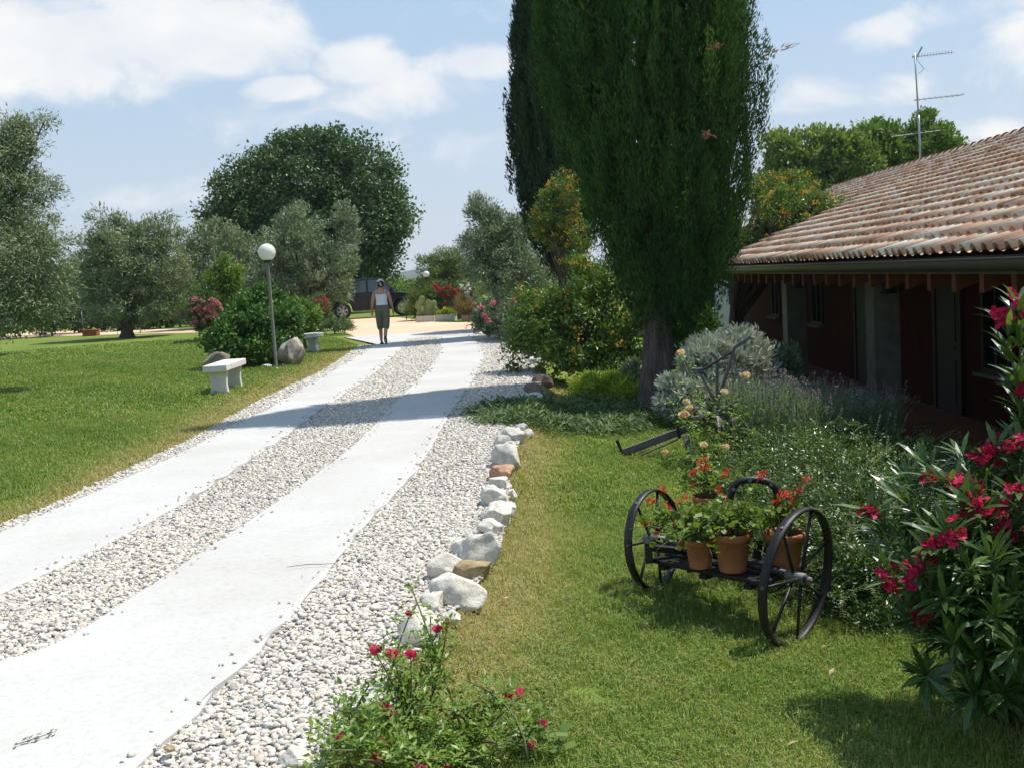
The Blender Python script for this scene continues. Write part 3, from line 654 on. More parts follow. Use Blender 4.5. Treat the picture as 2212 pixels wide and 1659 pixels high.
# ---- cypresses
def cypress(label, px, Y, prof, mat, n_fl, per, Lf, leafL, leafW, trunk_r, trunk_top, group):
    g = at(px, 700, Y); base = np.array([g[0], Y, gz(g[0], Y)]); root = thing('cypress_tree', label, 'tree', base, 0, group)
    prof = np.array(prof); zz = prof[:, 0]; rr = prof[:, 1]; ox = prof[:, 2]
    zc = np.linspace(zz[0], zz[-1], 200); w = np.interp(zc, zz, rr) + .12; cdf = np.cumsum(w); cdf /= cdf[-1]
    z = np.interp(rng.random(n_fl), cdf, zc); a = rng.uniform(0, 2 * np.pi, n_fl)
    r = np.interp(z, zz, rr); cx = np.interp(z, zz, ox)
    lob_ = 1 + .065 * np.sin(a * 5 + z * 1.1) + .06 * np.sin(a * 9 - z * 1.7) + .03 * np.sin(z * 4.1 + a * 3)
    u = 1 - .40 * rng.random(n_fl) ** 1.7
    rad = r * lob_ * u
    C = np.column_stack([cx + rad * np.cos(a), rad * np.sin(a), z])
    out = np.column_stack([np.cos(a), np.sin(a), np.zeros(n_fl)])
    ax = nrmz(np.array([0, 0, 1.]) + out * .12 + rng.normal(0, .08, (n_fl, 3)))
    fl = Lf * rng.uniform(.6, 1.4, n_fl)
    t = rng.random((n_fl, per)); wid = (.175 * np.sin(np.pi * np.clip(t * .85 + .12, 0, 1)) + .015) * fl[:, None]
    of = rdir(n_fl * per).reshape(n_fl, per, 3)
    P = C[:, None] + ax[:, None] * ((t - .5) * fl[:, None])[..., None] + of * (wid * rng.random((n_fl, per)) ** .4)[..., None] * 1.15
    D = nrmz(ax[:, None] * 1.5 + out[:, None] * .35 + rng.normal(size=(n_fl, per, 3)) * .38)
    N = nrmz(out[:, None] * .45 + of * 1.1 + rng.normal(size=(n_fl, per, 3)) * .25)
    tone = rng.normal(0, .26, n_fl)
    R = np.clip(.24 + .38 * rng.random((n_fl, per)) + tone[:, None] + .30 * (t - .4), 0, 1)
    P = P.reshape(-1, 3); D = D.reshape(-1, 3); N = N.reshape(-1, 3); s = rng.uniform(.6, 1.35, len(P))
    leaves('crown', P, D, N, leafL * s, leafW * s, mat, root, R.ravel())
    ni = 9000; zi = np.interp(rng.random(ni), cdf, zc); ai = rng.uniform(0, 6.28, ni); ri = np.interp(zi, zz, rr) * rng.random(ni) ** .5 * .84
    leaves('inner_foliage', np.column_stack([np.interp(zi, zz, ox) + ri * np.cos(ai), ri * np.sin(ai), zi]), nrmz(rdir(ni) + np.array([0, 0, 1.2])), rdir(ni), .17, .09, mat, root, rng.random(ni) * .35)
    b = MB(); n = 12; tt = np.linspace(0, 1, n); top = np.array(trunk_top, float)
    seg = 20; aa = np.linspace(0, 2 * np.pi, seg, endpoint=False); V = []
    for q in tt:
        rdx = trunk_r * (1 - .6 * q) * (1 + .55 * math.exp(-q * 16)) * (1 + .10 * np.sin(aa * 5 + q * 3) + .06 * np.sin(aa * 9 - q * 5))
        c = top * q; V.append(np.column_stack([c[0] + rdx * np.cos(aa), c[1] + rdx * np.sin(aa), np.full(seg, c[2] - .05)]))
    V = np.concatenate(V); I = np.arange(n * seg).reshape(n, seg)
    b.add(V, np.stack([I[:-1], np.roll(I, -1, 1)[:-1], np.roll(I, -1, 1)[1:], I[1:]], -1).reshape(-1, 4))
    for q in range(26):
        zq = rng.uniform(zz[0] + .2, min(zz[-1] - 1, 5)); aq = rng.uniform(0, 6.28); rq = np.interp(zq + .5, zz, rr) * .7
        p0 = top * (zq / top[2]); p1 = np.array([np.interp(zq + .5, zz, ox) + rq * math.cos(aq), rq * math.sin(aq), zq + .7])
        b.tube([p0, (p0 + p1) / 2 + np.array([0, 0, -.05]), p1], [.035, .025, .01], 5)
    b.build('trunk', M_cybark, root, True)
    return root
cyp = cypress('thick dark green cypress with a bare ribbed trunk standing on the lawn', 1418, 14.2,
    [(1.15, .08, .16), (1.25, .28, .17), (1.45, .48, .17), (1.8, .68, .20), (2.4, .90, .21), (3.0, 1.07, .20), (3.6, 1.22, .14), (4.2, 1.36, .08), (4.9, 1.36, .02), (5.5, 1.32, .0), (6.6, 1.24, 0), (8.0, 1.02, 0), (9.4, .74, 0), (10.8, .40, 0), (12.0, .04, 0)],
    M_cyp, 3000, 165, .70, .052, .016, .21, (.2, 0, 7), 'cypresses')
P = np.array([loc_(cyp, 1690, 108, 14.1)] * 26) + rng.normal(size=(26, 3)) * .02 + np.linspace(-.38, .16, 26)[:, None] * np.array([1, 0, .25])
leaves('dry_twig', P, nrmz(rdir(26) * .5 + np.array([1, 0, .4])), rdir(26), .10, .018, M_brown, cyp)
for q in [(1545, 100), (1530, 290)]:
    P = np.array([loc_(cyp, *q, 12.85)] * 22) + rng.normal(size=(22, 3)) * np.array([.035, .02, .02])
    leaves('dry_twig', P, nrmz(rdir(22) * .6 + np.array([-.3, -.6, -.3])), rdir(22), .08, .016, M_brown, cyp)
cypress('slimmer very dark cypress further back, partly hidden by the thick cypress', 1226, 27.5,
    [(1.9, .12, .0), (2.3, .45, .0), (2.9, .78, -.06), (3.9, .98, -.12), (5.0, 1.02, -.14), (6.2, 1.02, -.12), (7.2, .98, -.08), (8.4, .86, -.04), (9.6, .68, 0), (11.2, .50, 0), (13.0, .26, 0), (14.4, .04, 0)],
    M_cyp2, 1400, 90, .75, .10, .034, .20, (.05, 0, 9), 'cypresses')

# ---- firethorn with yellow berries
def berry_bush(label, bx, Y, lobes, ncl, per, nb, group, trunk, base=None, dark=None):
    r_, lb, cc = bush('firethorn_shrub', label, 'shrub', bx, Y, lobes, .065, .030, ncl, per, .17, M_pyra, upw=.25, shell=.7, trunk=trunk, trunkname='stems', crown='foliage', nlimb=40, group=group, base=base, lr=.35, barkm=dark)
    P, out, tone, c2 = crown_pts([(c, r * 1.04) for c, r in lb], nb, 11, .085, .25, .8, .05)
    P = P[P[:, 2] > .3]; n = len(P); o = leaves('berries', P, rdir(n), rdir(n), .034, .034, M_berry, r_); o['kind'] = 'stuff'
    return r_
berry_bush('wide firethorn shrub with yellow berries left of the thick cypress at the gravel edge', 1270, 16.5,
    [lobe(1190, 710, 75, 70, 16.8, .7), lobe(1280, 700, 88, 95, 16.5, .8), lobe(1350, 740, 60, 85, 16.2, .6), lobe(1290, 610, 50, 55, 16.6, .5), lobe(1160, 690, 55, 55, 17, .5), lobe(1240, 760, 90, 45, 16.3, .7), lobe(1120, 745, 18, 25, 16.8, .3), lobe(1310, 780, 80, 30, 16, .6), lobe(1104, 775, 12, 36, 16.8, .2), lobe(1140, 640, 26, 22, 17, .3), lobe(1335, 600, 26, 42, 16.4, .3), lobe(1392, 690, 20, 50, 16, .3), lobe(1250, 590, 22, 26, 16.6, .3), lobe(1205, 640, 30, 26, 16.8, .3)],
    700, 42, 95, 'firethorn shrubs with yellow berries', (.05, (0, 0, 1.0)))
berry_bush('firethorn climbing the slim cypress trunk, thick with orange yellow berries', 1235, 25.6,
    [lobe(1205, 470, 50, 75, 25.8, .6), lobe(1225, 415, 38, 45, 25.8, .5), lobe(1235, 530, 42, 60, 25.6, .5), lobe(1168, 485, 22, 40, 25.8, .4)],
    300, 40, 190, 'firethorn shrubs with yellow berries', (.045, (0, 0, 2.4)))
berry_bush('firethorn with yellow berries on a leaning dark trunk, sprawling over the tiled roof', 1565, 21.5,
    [lobe(1640, 505, 55, 45, 22, .6), lobe(1700, 455, 70, 55, 22, .7), lobe(1765, 455, 55, 38, 22, .6), lobe(1660, 420, 45, 45, 22.5, .5), lobe(1620, 550, 40, 30, 21.8, .4), lobe(1820, 465, 22, 16, 21.5, .3), lobe(1590, 520, 35, 45, 22, .4), lobe(1720, 400, 40, 30, 23, .5)],
    520, 40, 200, 'firethorn shrubs with yellow berries', (.13, (.35, 0, 2.1)), None, M_barkd)
bush('broadleaf_shrub', 'bright green leafy shrub behind the cypress trunk and silver bush', 'shrub', 1500, 16.5, [lobe(1495, 705, 45, 40, 16.5, .5), lobe(1470, 735, 40, 40, 16.5, .5), lobe(1520, 690, 20, 30, 16.5, .3)],
     .08, .045, 110, 46, .15, M_laurel, trunk=(.04, (0, 0, .5)), trunkname='stems', crown='foliage')
# ---- trees behind the house
bush('locust_tree', 'light green locust tree rising behind the tiled roof near the cypress', 'tree', 1760, 46,
     [lobe(1760, 360, 90, 70, 46, 1.6), lobe(1690, 350, 50, 60, 46, 1.1), lobe(1700, 420, 70, 80, 46, 1.3), lobe(1790, 320, 60, 40, 46, 1), lobe(1840, 350, 50, 60, 46, 1), lobe(1780, 430, 90, 50, 46, 1.4)],
     .22, .11, 430, 62, .42, M_locust, trunk=(.25, (0, 0, 3.5)), nlimb=30, shell=.7, group='locust trees behind the roof')
bush('locust_tree', 'darker feathery locust tree behind the roof ridge around the antenna mast', 'tree', 1960, 50,
     [lobe(1930, 330, 75, 55, 50, 1.5), lobe(2000, 310, 55, 45, 50, 1.1), lobe(1990, 270, 22, 25, 50, .5), lobe(2050, 325, 30, 26, 50, .6), lobe(1890, 300, 45, 35, 50, 1), lobe(1900, 380, 80, 60, 50, 1.5)],
     .22, .10, 380, 60, .42, M_bright, trunk=(.25, (0, 0, 4)), nlimb=30, shell=.75, group='locust trees behind the roof')

# ---- low plants on the right lawn
bush('golden_juniper', 'low golden green juniper mat on the lawn just left of the thick cypress trunk', 'plant', 1315, 15.6, [lobe(1300, 834, 50, 20, 14.9, .4), lobe(1350, 846, 46, 22, 14.7, .4), lobe(1268, 832, 26, 13, 15.1, .25)],
     .10, .018, 190, 55, .09, M_juni, upw=.5, trunk=(.025, (0, 0, .1)), trunkname='stems', crown='foliage')
def mat_plant(label, poly, n, L, W, h, mat, name='creeping_juniper', cat='ground cover', holes=None):
    P3 = np.array([G(*p) for p in poly]); c = P3.mean(0); c[2] = gz(c[0], c[1]); root = thing(name, label, cat, c)
    lo, hi = P3.min(0), P3.max(0); q = np.column_stack([rng.uniform(lo[0], hi[0], n * 3), rng.uniform(lo[1], hi[1], n * 3)]); q = q[pip(q, P3[:, :2])][:n]
    nc = max(20, len(q) // 45); cc = q[:nc]; k = rng.integers(0, nc, len(q)); q = cc[k] * .62 + q * .0 + cc[k] * .38 + rng.normal(size=q.shape) * .10
    hh = h * (.55 + .45 * vnoise(q[:, 0], q[:, 1], 6, 1)); z = terrain(q[:, 0], q[:, 1]) + np.abs(rng.random(len(q))) * np.maximum(hh, .02)
    P = np.column_stack([q, z]) - c; m = len(P)
    a = rng.uniform(0, 6.28, nc)[k] + rng.normal(0, .5, m); D = np.column_stack([np.cos(a), np.sin(a), rng.uniform(0, .9, m)])
    s = rng.uniform(.6, 1.4, m); leaves('foliage', P, D, nrmz(rdir(m) * .6 + np.array([0, 0, .8])), L * s, W * s, mat, root, np.clip(rng.random(m) * .7 + .15 + rng.normal(0, .15, nc)[k], 0, 1))
    b = MB()
    rn = cc[np.argsort(cc[:, 0])][:: max(1, nc // 40)]
    for p, e in zip(rn[:-1], rn[1:]):
        p = np.append(p, gz(*p) + .04); e = np.append(e, gz(*e) + .04); b.tube(np.array([p, (p + e) / 2 + [0, 0, .03], e]) - c, [.006, .005, .006], 5)
    b.build('stems', M_twig, root)
    return root
mat_plant('dark creeping juniper spilling from the rock edging onto the gravel, nearest the cypress shadow', [(1012, 905), (1060, 880), (1150, 876), (1260, 872), (1400, 880), (1400, 930), (1300, 950), (1230, 935), (1140, 925), (1040, 918)], 15000, .085, .016, .17, M_creep)
# ---- silver bush
SB, _, _ = bush('silver_ragwort', 'large silvery grey leaved bush between the thick cypress and the porch', 'shrub', 1560, 13.2,
     [lobe(1560, 790, 85, 62, 13.4, .55), lobe(1518, 800, 50, 58, 13.2, .45), lobe(1620, 790, 50, 50, 13.4, .4), lobe(1590, 745, 40, 30, 13.5, .3), lobe(1520, 860, 75, 45, 12.8, .4)],
     .085, .026, 430, 46, .12, M_silver, upw=.55, trunk=(.03, (0, 0, .5)), trunkname='stems', crown='foliage', lenjit=.4)
bush('silver_ragwort', 'small silver grey plant growing against the right side of the cypress trunk', 'shrub', 1440, 12.6, [lobe(1452, 836, 24, 24, 12.6, .2), lobe(1470, 872, 34, 26, 12.5, .25), lobe(1440, 872, 18, 16, 12.5, .15)],
     .085, .026, 75, 46, .09, M_silver, upw=.6, trunk=(.02, (0, 0, .25)), trunkname='stems', crown='foliage')
bush('silver_ragwort', 'dull grey green bush at the foot of the porch posts beside the lavender', 'shrub', 1690, 14.0, [lobe(1690, 800, 34, 50, 14, .35), lobe(1660, 830, 40, 40, 13.8, .35)],
     .08, .026, 130, 46, .11, M_olive2, upw=.5, trunk=(.02, (0, 0, .4)), trunkname='stems', crown='foliage')
bush('silver_ragwort', 'shaded grey plant left of the thick cypress trunk by the golden juniper', 'shrub', 1380, 14.9, [lobe(1368, 815, 16, 30, 14.9, .25)],
     .08, .024, 50, 44, .1, M_olive2, upw=.5, trunk=(.02, (0, 0, .3)), trunkname='stems', crown='foliage')
# ---- lavender
def lavender():
    c = at(1740, 700, 11.0); c[2] = gz(c[0], 11.0); root = thing('lavender_bush', 'mass of flowering lavender in front of the porch posts', 'plant', c)
    spots = []
    for px, Y in [(1600, 11.2), (1640, 10.6), (1690, 10.9), (1740, 11.2), (1790, 11.3), (1840, 11.5), (1880, 11.6), (1660, 11.6), (1720, 10.4), (1780, 10.6), (1840, 10.8), (1700, 11.8), (1620, 11.9), (1760, 11.8)]:
        g = at(px, 700, Y); spots.append((g[0], Y, gz(g[0], Y)))
    spots = np.array(spots) - c
    nst = 1500; k = rng.integers(0, len(spots), nst); a = rng.uniform(0, 6.28, nst); ln = rng.uniform(0.0, .55, nst) ** .8; h = rng.uniform(.55, .95, nst)
    d = np.column_stack([np.cos(a) * ln, np.sin(a) * ln, np.ones(nst)]); tip = spots[k] + d * h[:, None] * np.array([.8, .8, .85])
    b0 = spots[k] + np.column_stack([np.cos(a) * .08, np.sin(a) * .08, np.zeros(nst)])
    b = MB()
    for i in range(nst):
        m = (b0[i] + tip[i]) / 2 + np.array([0, 0, .05]); b.tube([b0[i], m, tip[i]], [.004, .0034, .003], 3, False)
    b.build('stalks', M_lav, root)
    hd = tip[rng.random(nst) < .36]; n = len(hd); per = 16; t = rng.random((n, per))
    P = hd[:, None] + np.array([0, 0, 1]) * (t * .085)[..., None] + rng.normal(0, .006, (n, per, 3)); P = P.reshape(-1, 3)
    leaves('flower_spikes', P, nrmz(rdir(len(P)) + np.array([0, 0, .6])), rdir(len(P)), .022, .014, M_lavf, root)
    n = 30000; k = rng.integers(0, len(spots), n); a = rng.uniform(0, 6.28, n); ln = rng.uniform(0, .7, n); h = rng.uniform(.02, .72, n)
    P = spots[k] + np.column_stack([np.cos(a) * ln * h + rng.normal(0, .07, n), np.sin(a) * ln * h + rng.normal(0, .07, n), h])
    leaves('foliage', P, np.column_stack([np.cos(a) * .5, np.sin(a) * .5, rng.uniform(.5, 1.3, n)]) + rng.normal(0, .2, (n, 3)), rdir(n), .07, .008, M_lav, root)
lavender()
# ---- cotoneaster bank behind the cart
def bank():
    c = at(1830, 700, 7.2); c[2] = gz(c[0], 7.2); root = thing('cotoneaster_shrub', 'dense low cotoneaster bank with tiny leaves spreading behind the iron wheeled cart', 'shrub', c)
    lb = []
    for px, Y, r, h in [(1700, 9.4, .55, .46), (1800, 9.2, .65, .52), (1900, 8.9, .7, .56), (1990, 8.6, .55, .55), (1760, 8.3, .6, .50), (1860, 7.8, .65, .56), (1950, 7.3, .6, .56), (1800, 7.0, .55, .52), (1890, 6.5, .6, .54), (1850, 6.1, .45, .42),
                        (1700, 7.6, .4, .34), (1660, 8.6, .4, .3), (1930, 5.9, .5, .45), (2020, 6.6, .5, .5), (1820, 5.75, .35, .3), (1700, 6.75, .3, .3), (1640, 9.0, .4, .36), (1560, 6.35, .25, .16), (1640, 6.2, .28, .2), (1490, 6.5, .22, .12), (1740, 6.0, .3, .26), (1600, 6.9, .25, .16)]:
        g = at(px, 700, Y); lb.append((np.array([g[0], Y, gz(g[0], Y) + h * .35]) - c, np.array([r, r * .9, h * .95])))
    P, out, tone, cc = crown_pts(lb, 2600, 60, .095, .55, .75)
    n = len(P); s = rng.uniform(.7, 1.35, n); leaves('foliage', P, nrmz(out + rdir(n)), nrmz(out * .6 + rdir(n) * .6 + np.array([0, 0, .6])), .027 * s, .015 * s, M_coto, root, np.clip(rng.random(n) * .75 + .1 + tone, 0, 1))
    # arching sprays with rows of leaves
    Ps, Ds, Ns = [], [], []; b = MB()
    for i in range(620):
        l = lb[rng.integers(len(lb))]; d = rdir(1)[0]; d[2] = abs(d[2]); p = l[0] + d * l[1] * .9; h = nrmz(np.array([d[0], d[1], .35]) + rng.normal(0, .35, 3)); L = rng.uniform(.15, .38)
        t = np.linspace(0, 1, 14)[:, None]; pts = p + h * L * t + np.array([0, 0, -.12]) * L * t * t * 2; b.tube(pts[::3], .0022, 3, False)
        sd_ = nrmz(np.cross(h, [0, 0, 1.])); 
        for sg in (1, -1): Ps.append(pts); Ds.append(np.tile(sd_ * sg + h * .5, (14, 1))); Ns.append(np.tile([0, 0, 1.], (14, 1)) + rng.normal(0, .3, (14, 3)))
    for l0, l1 in zip(lb[:-1], lb[1:]): b.tube([l0[0] * [1, 1, .4], (l0[0] + l1[0]) / 2 * [1, 1, .6], l1[0] * [1, 1, .4]], .006, 5)
    b.build('stems', M_twig, root); n = len(Ps) * 14
    leaves('sprays', np.concatenate(Ps), np.concatenate(Ds), np.concatenate(Ns), .022, .012, M_coto, root, np.clip(rng.random(n) * .5 + .5, 0, 1))
bank()
# ---- big oleander at the right edge
def oleander():
    g = at(2190, 700, 4.6); base = np.array([g[0], 4.6, gz(g[0], 4.6)]); root = thing('oleander_shrub', 'large crimson flowering oleander with long narrow leaves at the right edge in the foreground', 'shrub', base)
    heads = [(2060, 1040, 4.3), (2110, 1062, 4.3), (2085, 1090, 4.2), (2150, 1112, 4.3), (2180, 1150, 4.2), (2035, 1160, 4.1), (2000, 1180, 4.1), (1935, 1248, 4.2), (1985, 1240, 4.1), (2150, 965, 4.5), (2130, 990, 4.5),
             (2172, 698, 4.7), (2210, 845, 4.6), (2205, 960, 4.5), (2010, 1030, 4.5), (2050, 1155, 4.0), (1878, 1103, 4.5), (2200, 1060, 4.2), (1995, 1330, 4.2), (2110, 1100, 4.15), (2200, 660, 4.7)]
    tips = [loc_(root, *h) for h in heads]
    extra = [loc_(root, px, py, Y) for px, py, Y in [(1945, 1075, 4.4), (2000, 1000, 4.6), (1920, 1180, 4.3), (2080, 985, 4.7), (2140, 1200, 4.0), (2090, 1230, 4.0), (2040, 1290, 4.0), (2150, 1330, 3.9), (2060, 1390, 4.0), (2190, 1400, 3.8), (2120, 1420, 4.0), (2250, 1200, 4.0), (2280, 1000, 4.3), (2260, 800, 4.6), (2000, 1460, 4.1), (2100, 1500, 4.0), (2170, 1500, 4.0), (1960, 1330, 4.2), (2300, 1350, 4.0), (2180, 1280, 4.0), (2130, 1150, 4.4), (2070, 1150, 4.4), (2200, 1180, 4.4), (1980, 1130, 4.5), (2060, 1080, 4.6), (2230, 1480, 4.0), (2080, 1310, 4.3), (2150, 1400, 4.3), (1930, 1120, 4.5), (1960, 1030, 4.6), (2240, 1100, 4.3), (2050, 1220, 4.3), (2200, 1320, 4.2)]]
    b = MB(); Ps, Ds, Ns, Ls = [], [], [], []
    for q in tips + extra:
        q = np.asarray(q); st = np.array([rng.normal(0, .12), rng.normal(0, .10), 0]); m = st + (q - st) * .5 + np.array([0, 0, .12]) * np.linalg.norm(q)
        t = np.linspace(0, 1, 24)[:, None]; c = (1 - t) ** 2 * st + 2 * t * (1 - t) * m + t * t * q; b.tube(c[::3], np.linspace(.011, .004, 8), 5)
        tg = nrmz(np.gradient(c, axis=0))
        for i in range(8, 24):
            for w in range(5 if i > 14 else 2):
                a = rng.uniform(0, 6.28); sx = nrmz(np.cross(tg[i], [.3, .1, 1.])); sy = np.cross(tg[i], sx); o = math.cos(a) * sx + math.sin(a) * sy
                Ps.append(c[i]); Ds.append(tg[i] * rng.uniform(.5, 1.3) + o * .9); Ns.append(np.cross(np.cross(tg[i], o), o) * -1 + np.array([0, 0, .9]) + rng.normal(0, .3, 3)); Ls.append(rng.uniform(.10, .17))
    b.build('stems', M_stem, root, True); Ls = np.array(Ls)
    P, D, N = np.array(Ps), nrmz(np.array(Ds)), np.array(Ns); Sd = nrmz(np.cross(D, N)); N2 = np.cross(Sd, D); L = Ls[:, None]; Wd = L * .085; n = len(P)
    # five point leaf, slightly arched
    V = np.stack([P, P + D * L * .35 + Sd * Wd + N2 * L * .03, P + D * L * .7 + Sd * Wd * .8 + N2 * L * .01, P + D * L - N2 * L * .07, P + D * L * .7 - Sd * Wd * .8 + N2 * L * .01, P + D * L * .35 - Sd * Wd + N2 * L * .03], 1).reshape(-1, 3)
    o = (np.arange(n) * 6)[:, None]; mesh('leaves', V, [o + np.array([[0, 1, 2, 5]]), o + np.array([[5, 2, 4, 4]])[:, :0] if False else o + np.array([[2, 3, 4, 5]])], M_olea, root, {'rnd': np.repeat(rng.random(n), 6)})
    for q, h in zip(tips, heads):
        small = h[0] in (1878, 2010, 2110)
        k = 5 if small else 8
        C = np.asarray(q) + rng.normal(size=(k, 3)) * np.array([.028, .020, .024]) * (0.6 if small else 1)
        P, D, N = [], [], []
        for c in C:
            ax = nrmz(rdir(1)[0] + np.array([-.2, -.8, .5])); sx = nrmz(np.cross(ax, [0.1, .2, 1])); sy = np.cross(ax, sx)
            for j in range(5):
                a = j * 1.2566 + rng.normal(0, .15); d = math.cos(a) * sx + math.sin(a) * sy; P.append(c); D.append(d + ax * .35); N.append(ax - d * .3)
        leaves('flower_cluster', np.array(P), np.array(D), np.array(N), rng.uniform(.024, .040, len(P)), .027, M_crim, root, None, True)
oleander()
b_ = np.array([3.05, 4.55, gz(3.05, 4.55)]); bush('oleander_shrub', 'unseen green shrub added beyond the right edge to shade the crimson oleander and lawn', 'shrub', 0, 4.55, [[np.array([3.02, 4.7, .65]), np.array([.42, .95, .75])], [np.array([2.95, 4.2, .1]), np.array([.40, .7, .5])], [np.array([2.80, 3.85, 1.2]), np.array([.42, .55, .55])], [np.array([2.7, 3.3, .9]), np.array([.4, .4, .5])]], .12, .024, 260, 52, .16, M_olea, trunk=(.03, (0, 0, .4)), trunkname='stems', crown='foliage', base=b_)  # unseen shrub, added and shaped to shade the lower oleander and lawn corner
# ---- rose bush in the foreground
def rose_bush(name, label, base, stems, blo, L, W, mat, bmat, bl_size, dens=1.0, r0_=.006):
    root = thing(name, label, 'shrub', base); b = MB(); P, D, N = [], [], []
    for q in stems + [x for x in blo]:
        q = np.asarray(q, float) - base; st = np.array([rng.normal(0, .16), rng.normal(0, .12), 0]) + np.array([q[0], q[1], 0]) * .35
        m = (st + q) / 2 + np.array([rng.normal(0, .04), rng.normal(0, .04), .05]); t = np.linspace(0, 1, 16)[:, None]; c = (1 - t) ** 2 * st + 2 * t * (1 - t) * m + t * t * q
        b.tube(c[::3], np.linspace(r0_, r0_ * .4, 6), 5)
        for i in range(3, 16):
            for _ in range(int(rng.poisson(2.2 * dens))):
                d = nrmz(rdir(1)[0] + np.array([0, 0, .4])); rl = rng.uniform(.03, .10) ; p = c[i]
                for j, sg in ((1, 0), (.7, 1), (.7, -1), (.4, 1), (.4, -1)):     # pinnate leaf of five leaflets
                    sd_ = nrmz(np.cross(d, [0, 0, 1.])); P.append(p + d * rl * j); D.append(d * (1 if sg == 0 else .5) + sd_ * sg); N.append(np.array([0, 0, 1.]) + rng.normal(0, .35, 3))
    b.build('stems', M_stem, root, True); n = len(P); s = rng.uniform(.6, 1.35, n)
    leaves('leaves', np.array(P), np.array(D), np.array(N), L * s, W * s, mat, root)
    for q in blo:
        q = np.asarray(q) - base; sz = bl_size * rng.uniform(.7, 1.15); k = 16; ph = rng.uniform(0, 6.28, k); el_ = rng.uniform(-.1, 1.3, k)
        d = np.column_stack([np.cos(ph) * np.cos(el_), np.sin(ph) * np.cos(el_), np.sin(el_)])
        leaves('rose_bloom', q + d * sz * .25, nrmz(d * .5 + np.array([0, 0, .8])), d, sz * .75, sz * .75, bmat, root, None, True)
    return root
fb = onz(890, 1640, -.12); fb[2] = gz(fb[0], fb[1])
def ax(px, py, Y): return at(px, py, Y)
rose_bush('rose_bush', 'sprawling rose bush with small pink blooms in the foreground beside the rock edging', fb,
    [ax(*q) for q in [(890, 1270, 4.0), (930, 1330, 3.9), (860, 1470, 3.6), (770, 1500, 3.4), (720, 1530, 3.3), (830, 1430, 3.7), (960, 1420, 3.8), (1010, 1470, 3.7), (1050, 1500, 3.7), (900, 1520, 3.5), (950, 1540, 3.5), (800, 1560, 3.3), (740, 1600, 3.2), (860, 1580, 3.3), (1000, 1580, 3.5), (1080, 1560, 3.6), (700, 1580, 3.2), (900, 1620, 3.2), (780, 1640, 3.1), (960, 1640, 3.3), (1030, 1640, 3.3), (850, 1650, 3.1), (710, 1650, 3.1), (920, 1470, 3.7), (1120, 1600, 3.6), (690, 1620, 3.1), (880, 1400, 3.8), (980, 1520, 3.6), (820, 1520, 3.4), (1060, 1600, 3.5)]],
    [ax(*q) for q in [(884, 1331, 3.95), (812, 1412, 3.6), (848, 1420, 3.6), (887, 1422, 3.7), (1100, 1512, 3.7), (1127, 1503, 3.75), (1173, 1570, 3.7), (853, 1550, 3.5), (832, 1534, 3.5), (736, 1598, 3.3), (830, 1608, 3.3), (812, 1645, 3.2), (1150, 1612, 3.6), (968, 1667, 3.3), (945, 1365, 3.9), (966, 1352, 3.9), (906, 1672, 3.2)]],
    .028, .015, M_rose, M_rosep, .032, .75)
yb = at(1530, 700, 10.0); yb[2] = gz(yb[0], 10.0)
rose_bush('rose_bush', 'apricot yellow rose bush growing through the old plough', yb,
    [at(*q) for q in [(1500, 900, 10.3), (1520, 870, 10.2), (1560, 880, 10.1), (1590, 900, 10.2), (1480, 920, 10.1), (1540, 930, 9.9), (1600, 860, 10.3), (1570, 940, 9.9), (1620, 930, 10), (1500, 950, 9.8), (1450, 800, 10.7), (1460, 880, 10.6), (1545, 990, 9.6), (1580, 1000, 9.6), (1500, 985, 9.7)]],
    [at(*q) for q in [(1478, 903, 9.9), (1490, 885, 10), (1483, 873, 10.1), (1565, 852, 10), (1472, 770, 10.8), (1612, 818, 10.5), (1437, 982, 9.6), (1520, 967, 9.6), (1568, 972, 9.6), (1515, 1010, 9.5)]],
    .045, .028, M_rose, M_yell, .07, .5)
# clover-like seedling at the bottom edge
cb = onz(1160, 1650, -.25); cb[2] = gz(cb[0], cb[1]); cr_ = thing('seedling_plant', 'small pale round-leaved weed in the grass at the bottom edge right of the rose bush', 'plant', cb)
n = 26; P = np.column_stack([rng.uniform(-.12, .12, n), rng.uniform(-.08, .08, n), rng.uniform(.03, .10, n)])
leaves('leaves', P, np.column_stack([rng.normal(size=(n, 2)), np.full(n, .2)]), np.column_stack([rng.normal(0, .3, (n, 2)), np.ones(n)]), .05, .045, M_locust, cr_, None, True)
bb = MB()
for p in P[::2]: bb.tube([[p[0] * .3, p[1] * .3, 0], p * [.8, .8, .6], p], .0015, 4)
bb.build('stems', M_stem, cr_)
# ================================================================== house
M_tile_m, t_, o_ = newmat('old clay roof tiles')
c_ = ramp(t_, attr(t_, 'rnd'), [(0, (.34, .185, .125)), (.3, (.48, .275, .18)), (.6, (.58, .36, .25)), (.85, (.55, .43, .33)), (1, (.66, .58, .49))])
c_ = mixc(t_, ramp(t_, noise(t_, 3.2, 7, .68), [(.50, (0, 0, 0)), (.68, (.7, .7, .7))]), c_, (.52, .45, .38))
c_ = mixc(t_, ramp(t_, noise(t_, 14, 6, .7), [(.56, (0, 0, 0)), (.70, (.8, .8, .8))]), c_, (.15, .13, .115))
c_ = mixc(t_, 1.0, c_, (1.22, 1.26, 1.24), 'MULTIPLY')
prin(t_, o_, c_, .9, 0, .2, bump(t_, noise(t_, 60, 5), .4, .006)); M_tile = M_tile_m
M_gut = plain('brown painted gutter', (.055, .045, .036), .45, .2, .4, .2, 5)
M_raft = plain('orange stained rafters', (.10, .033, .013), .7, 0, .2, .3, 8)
M_deck = plain('dark roof boards', (.05, .025, .016), .8, 0, .2, .3, 5)
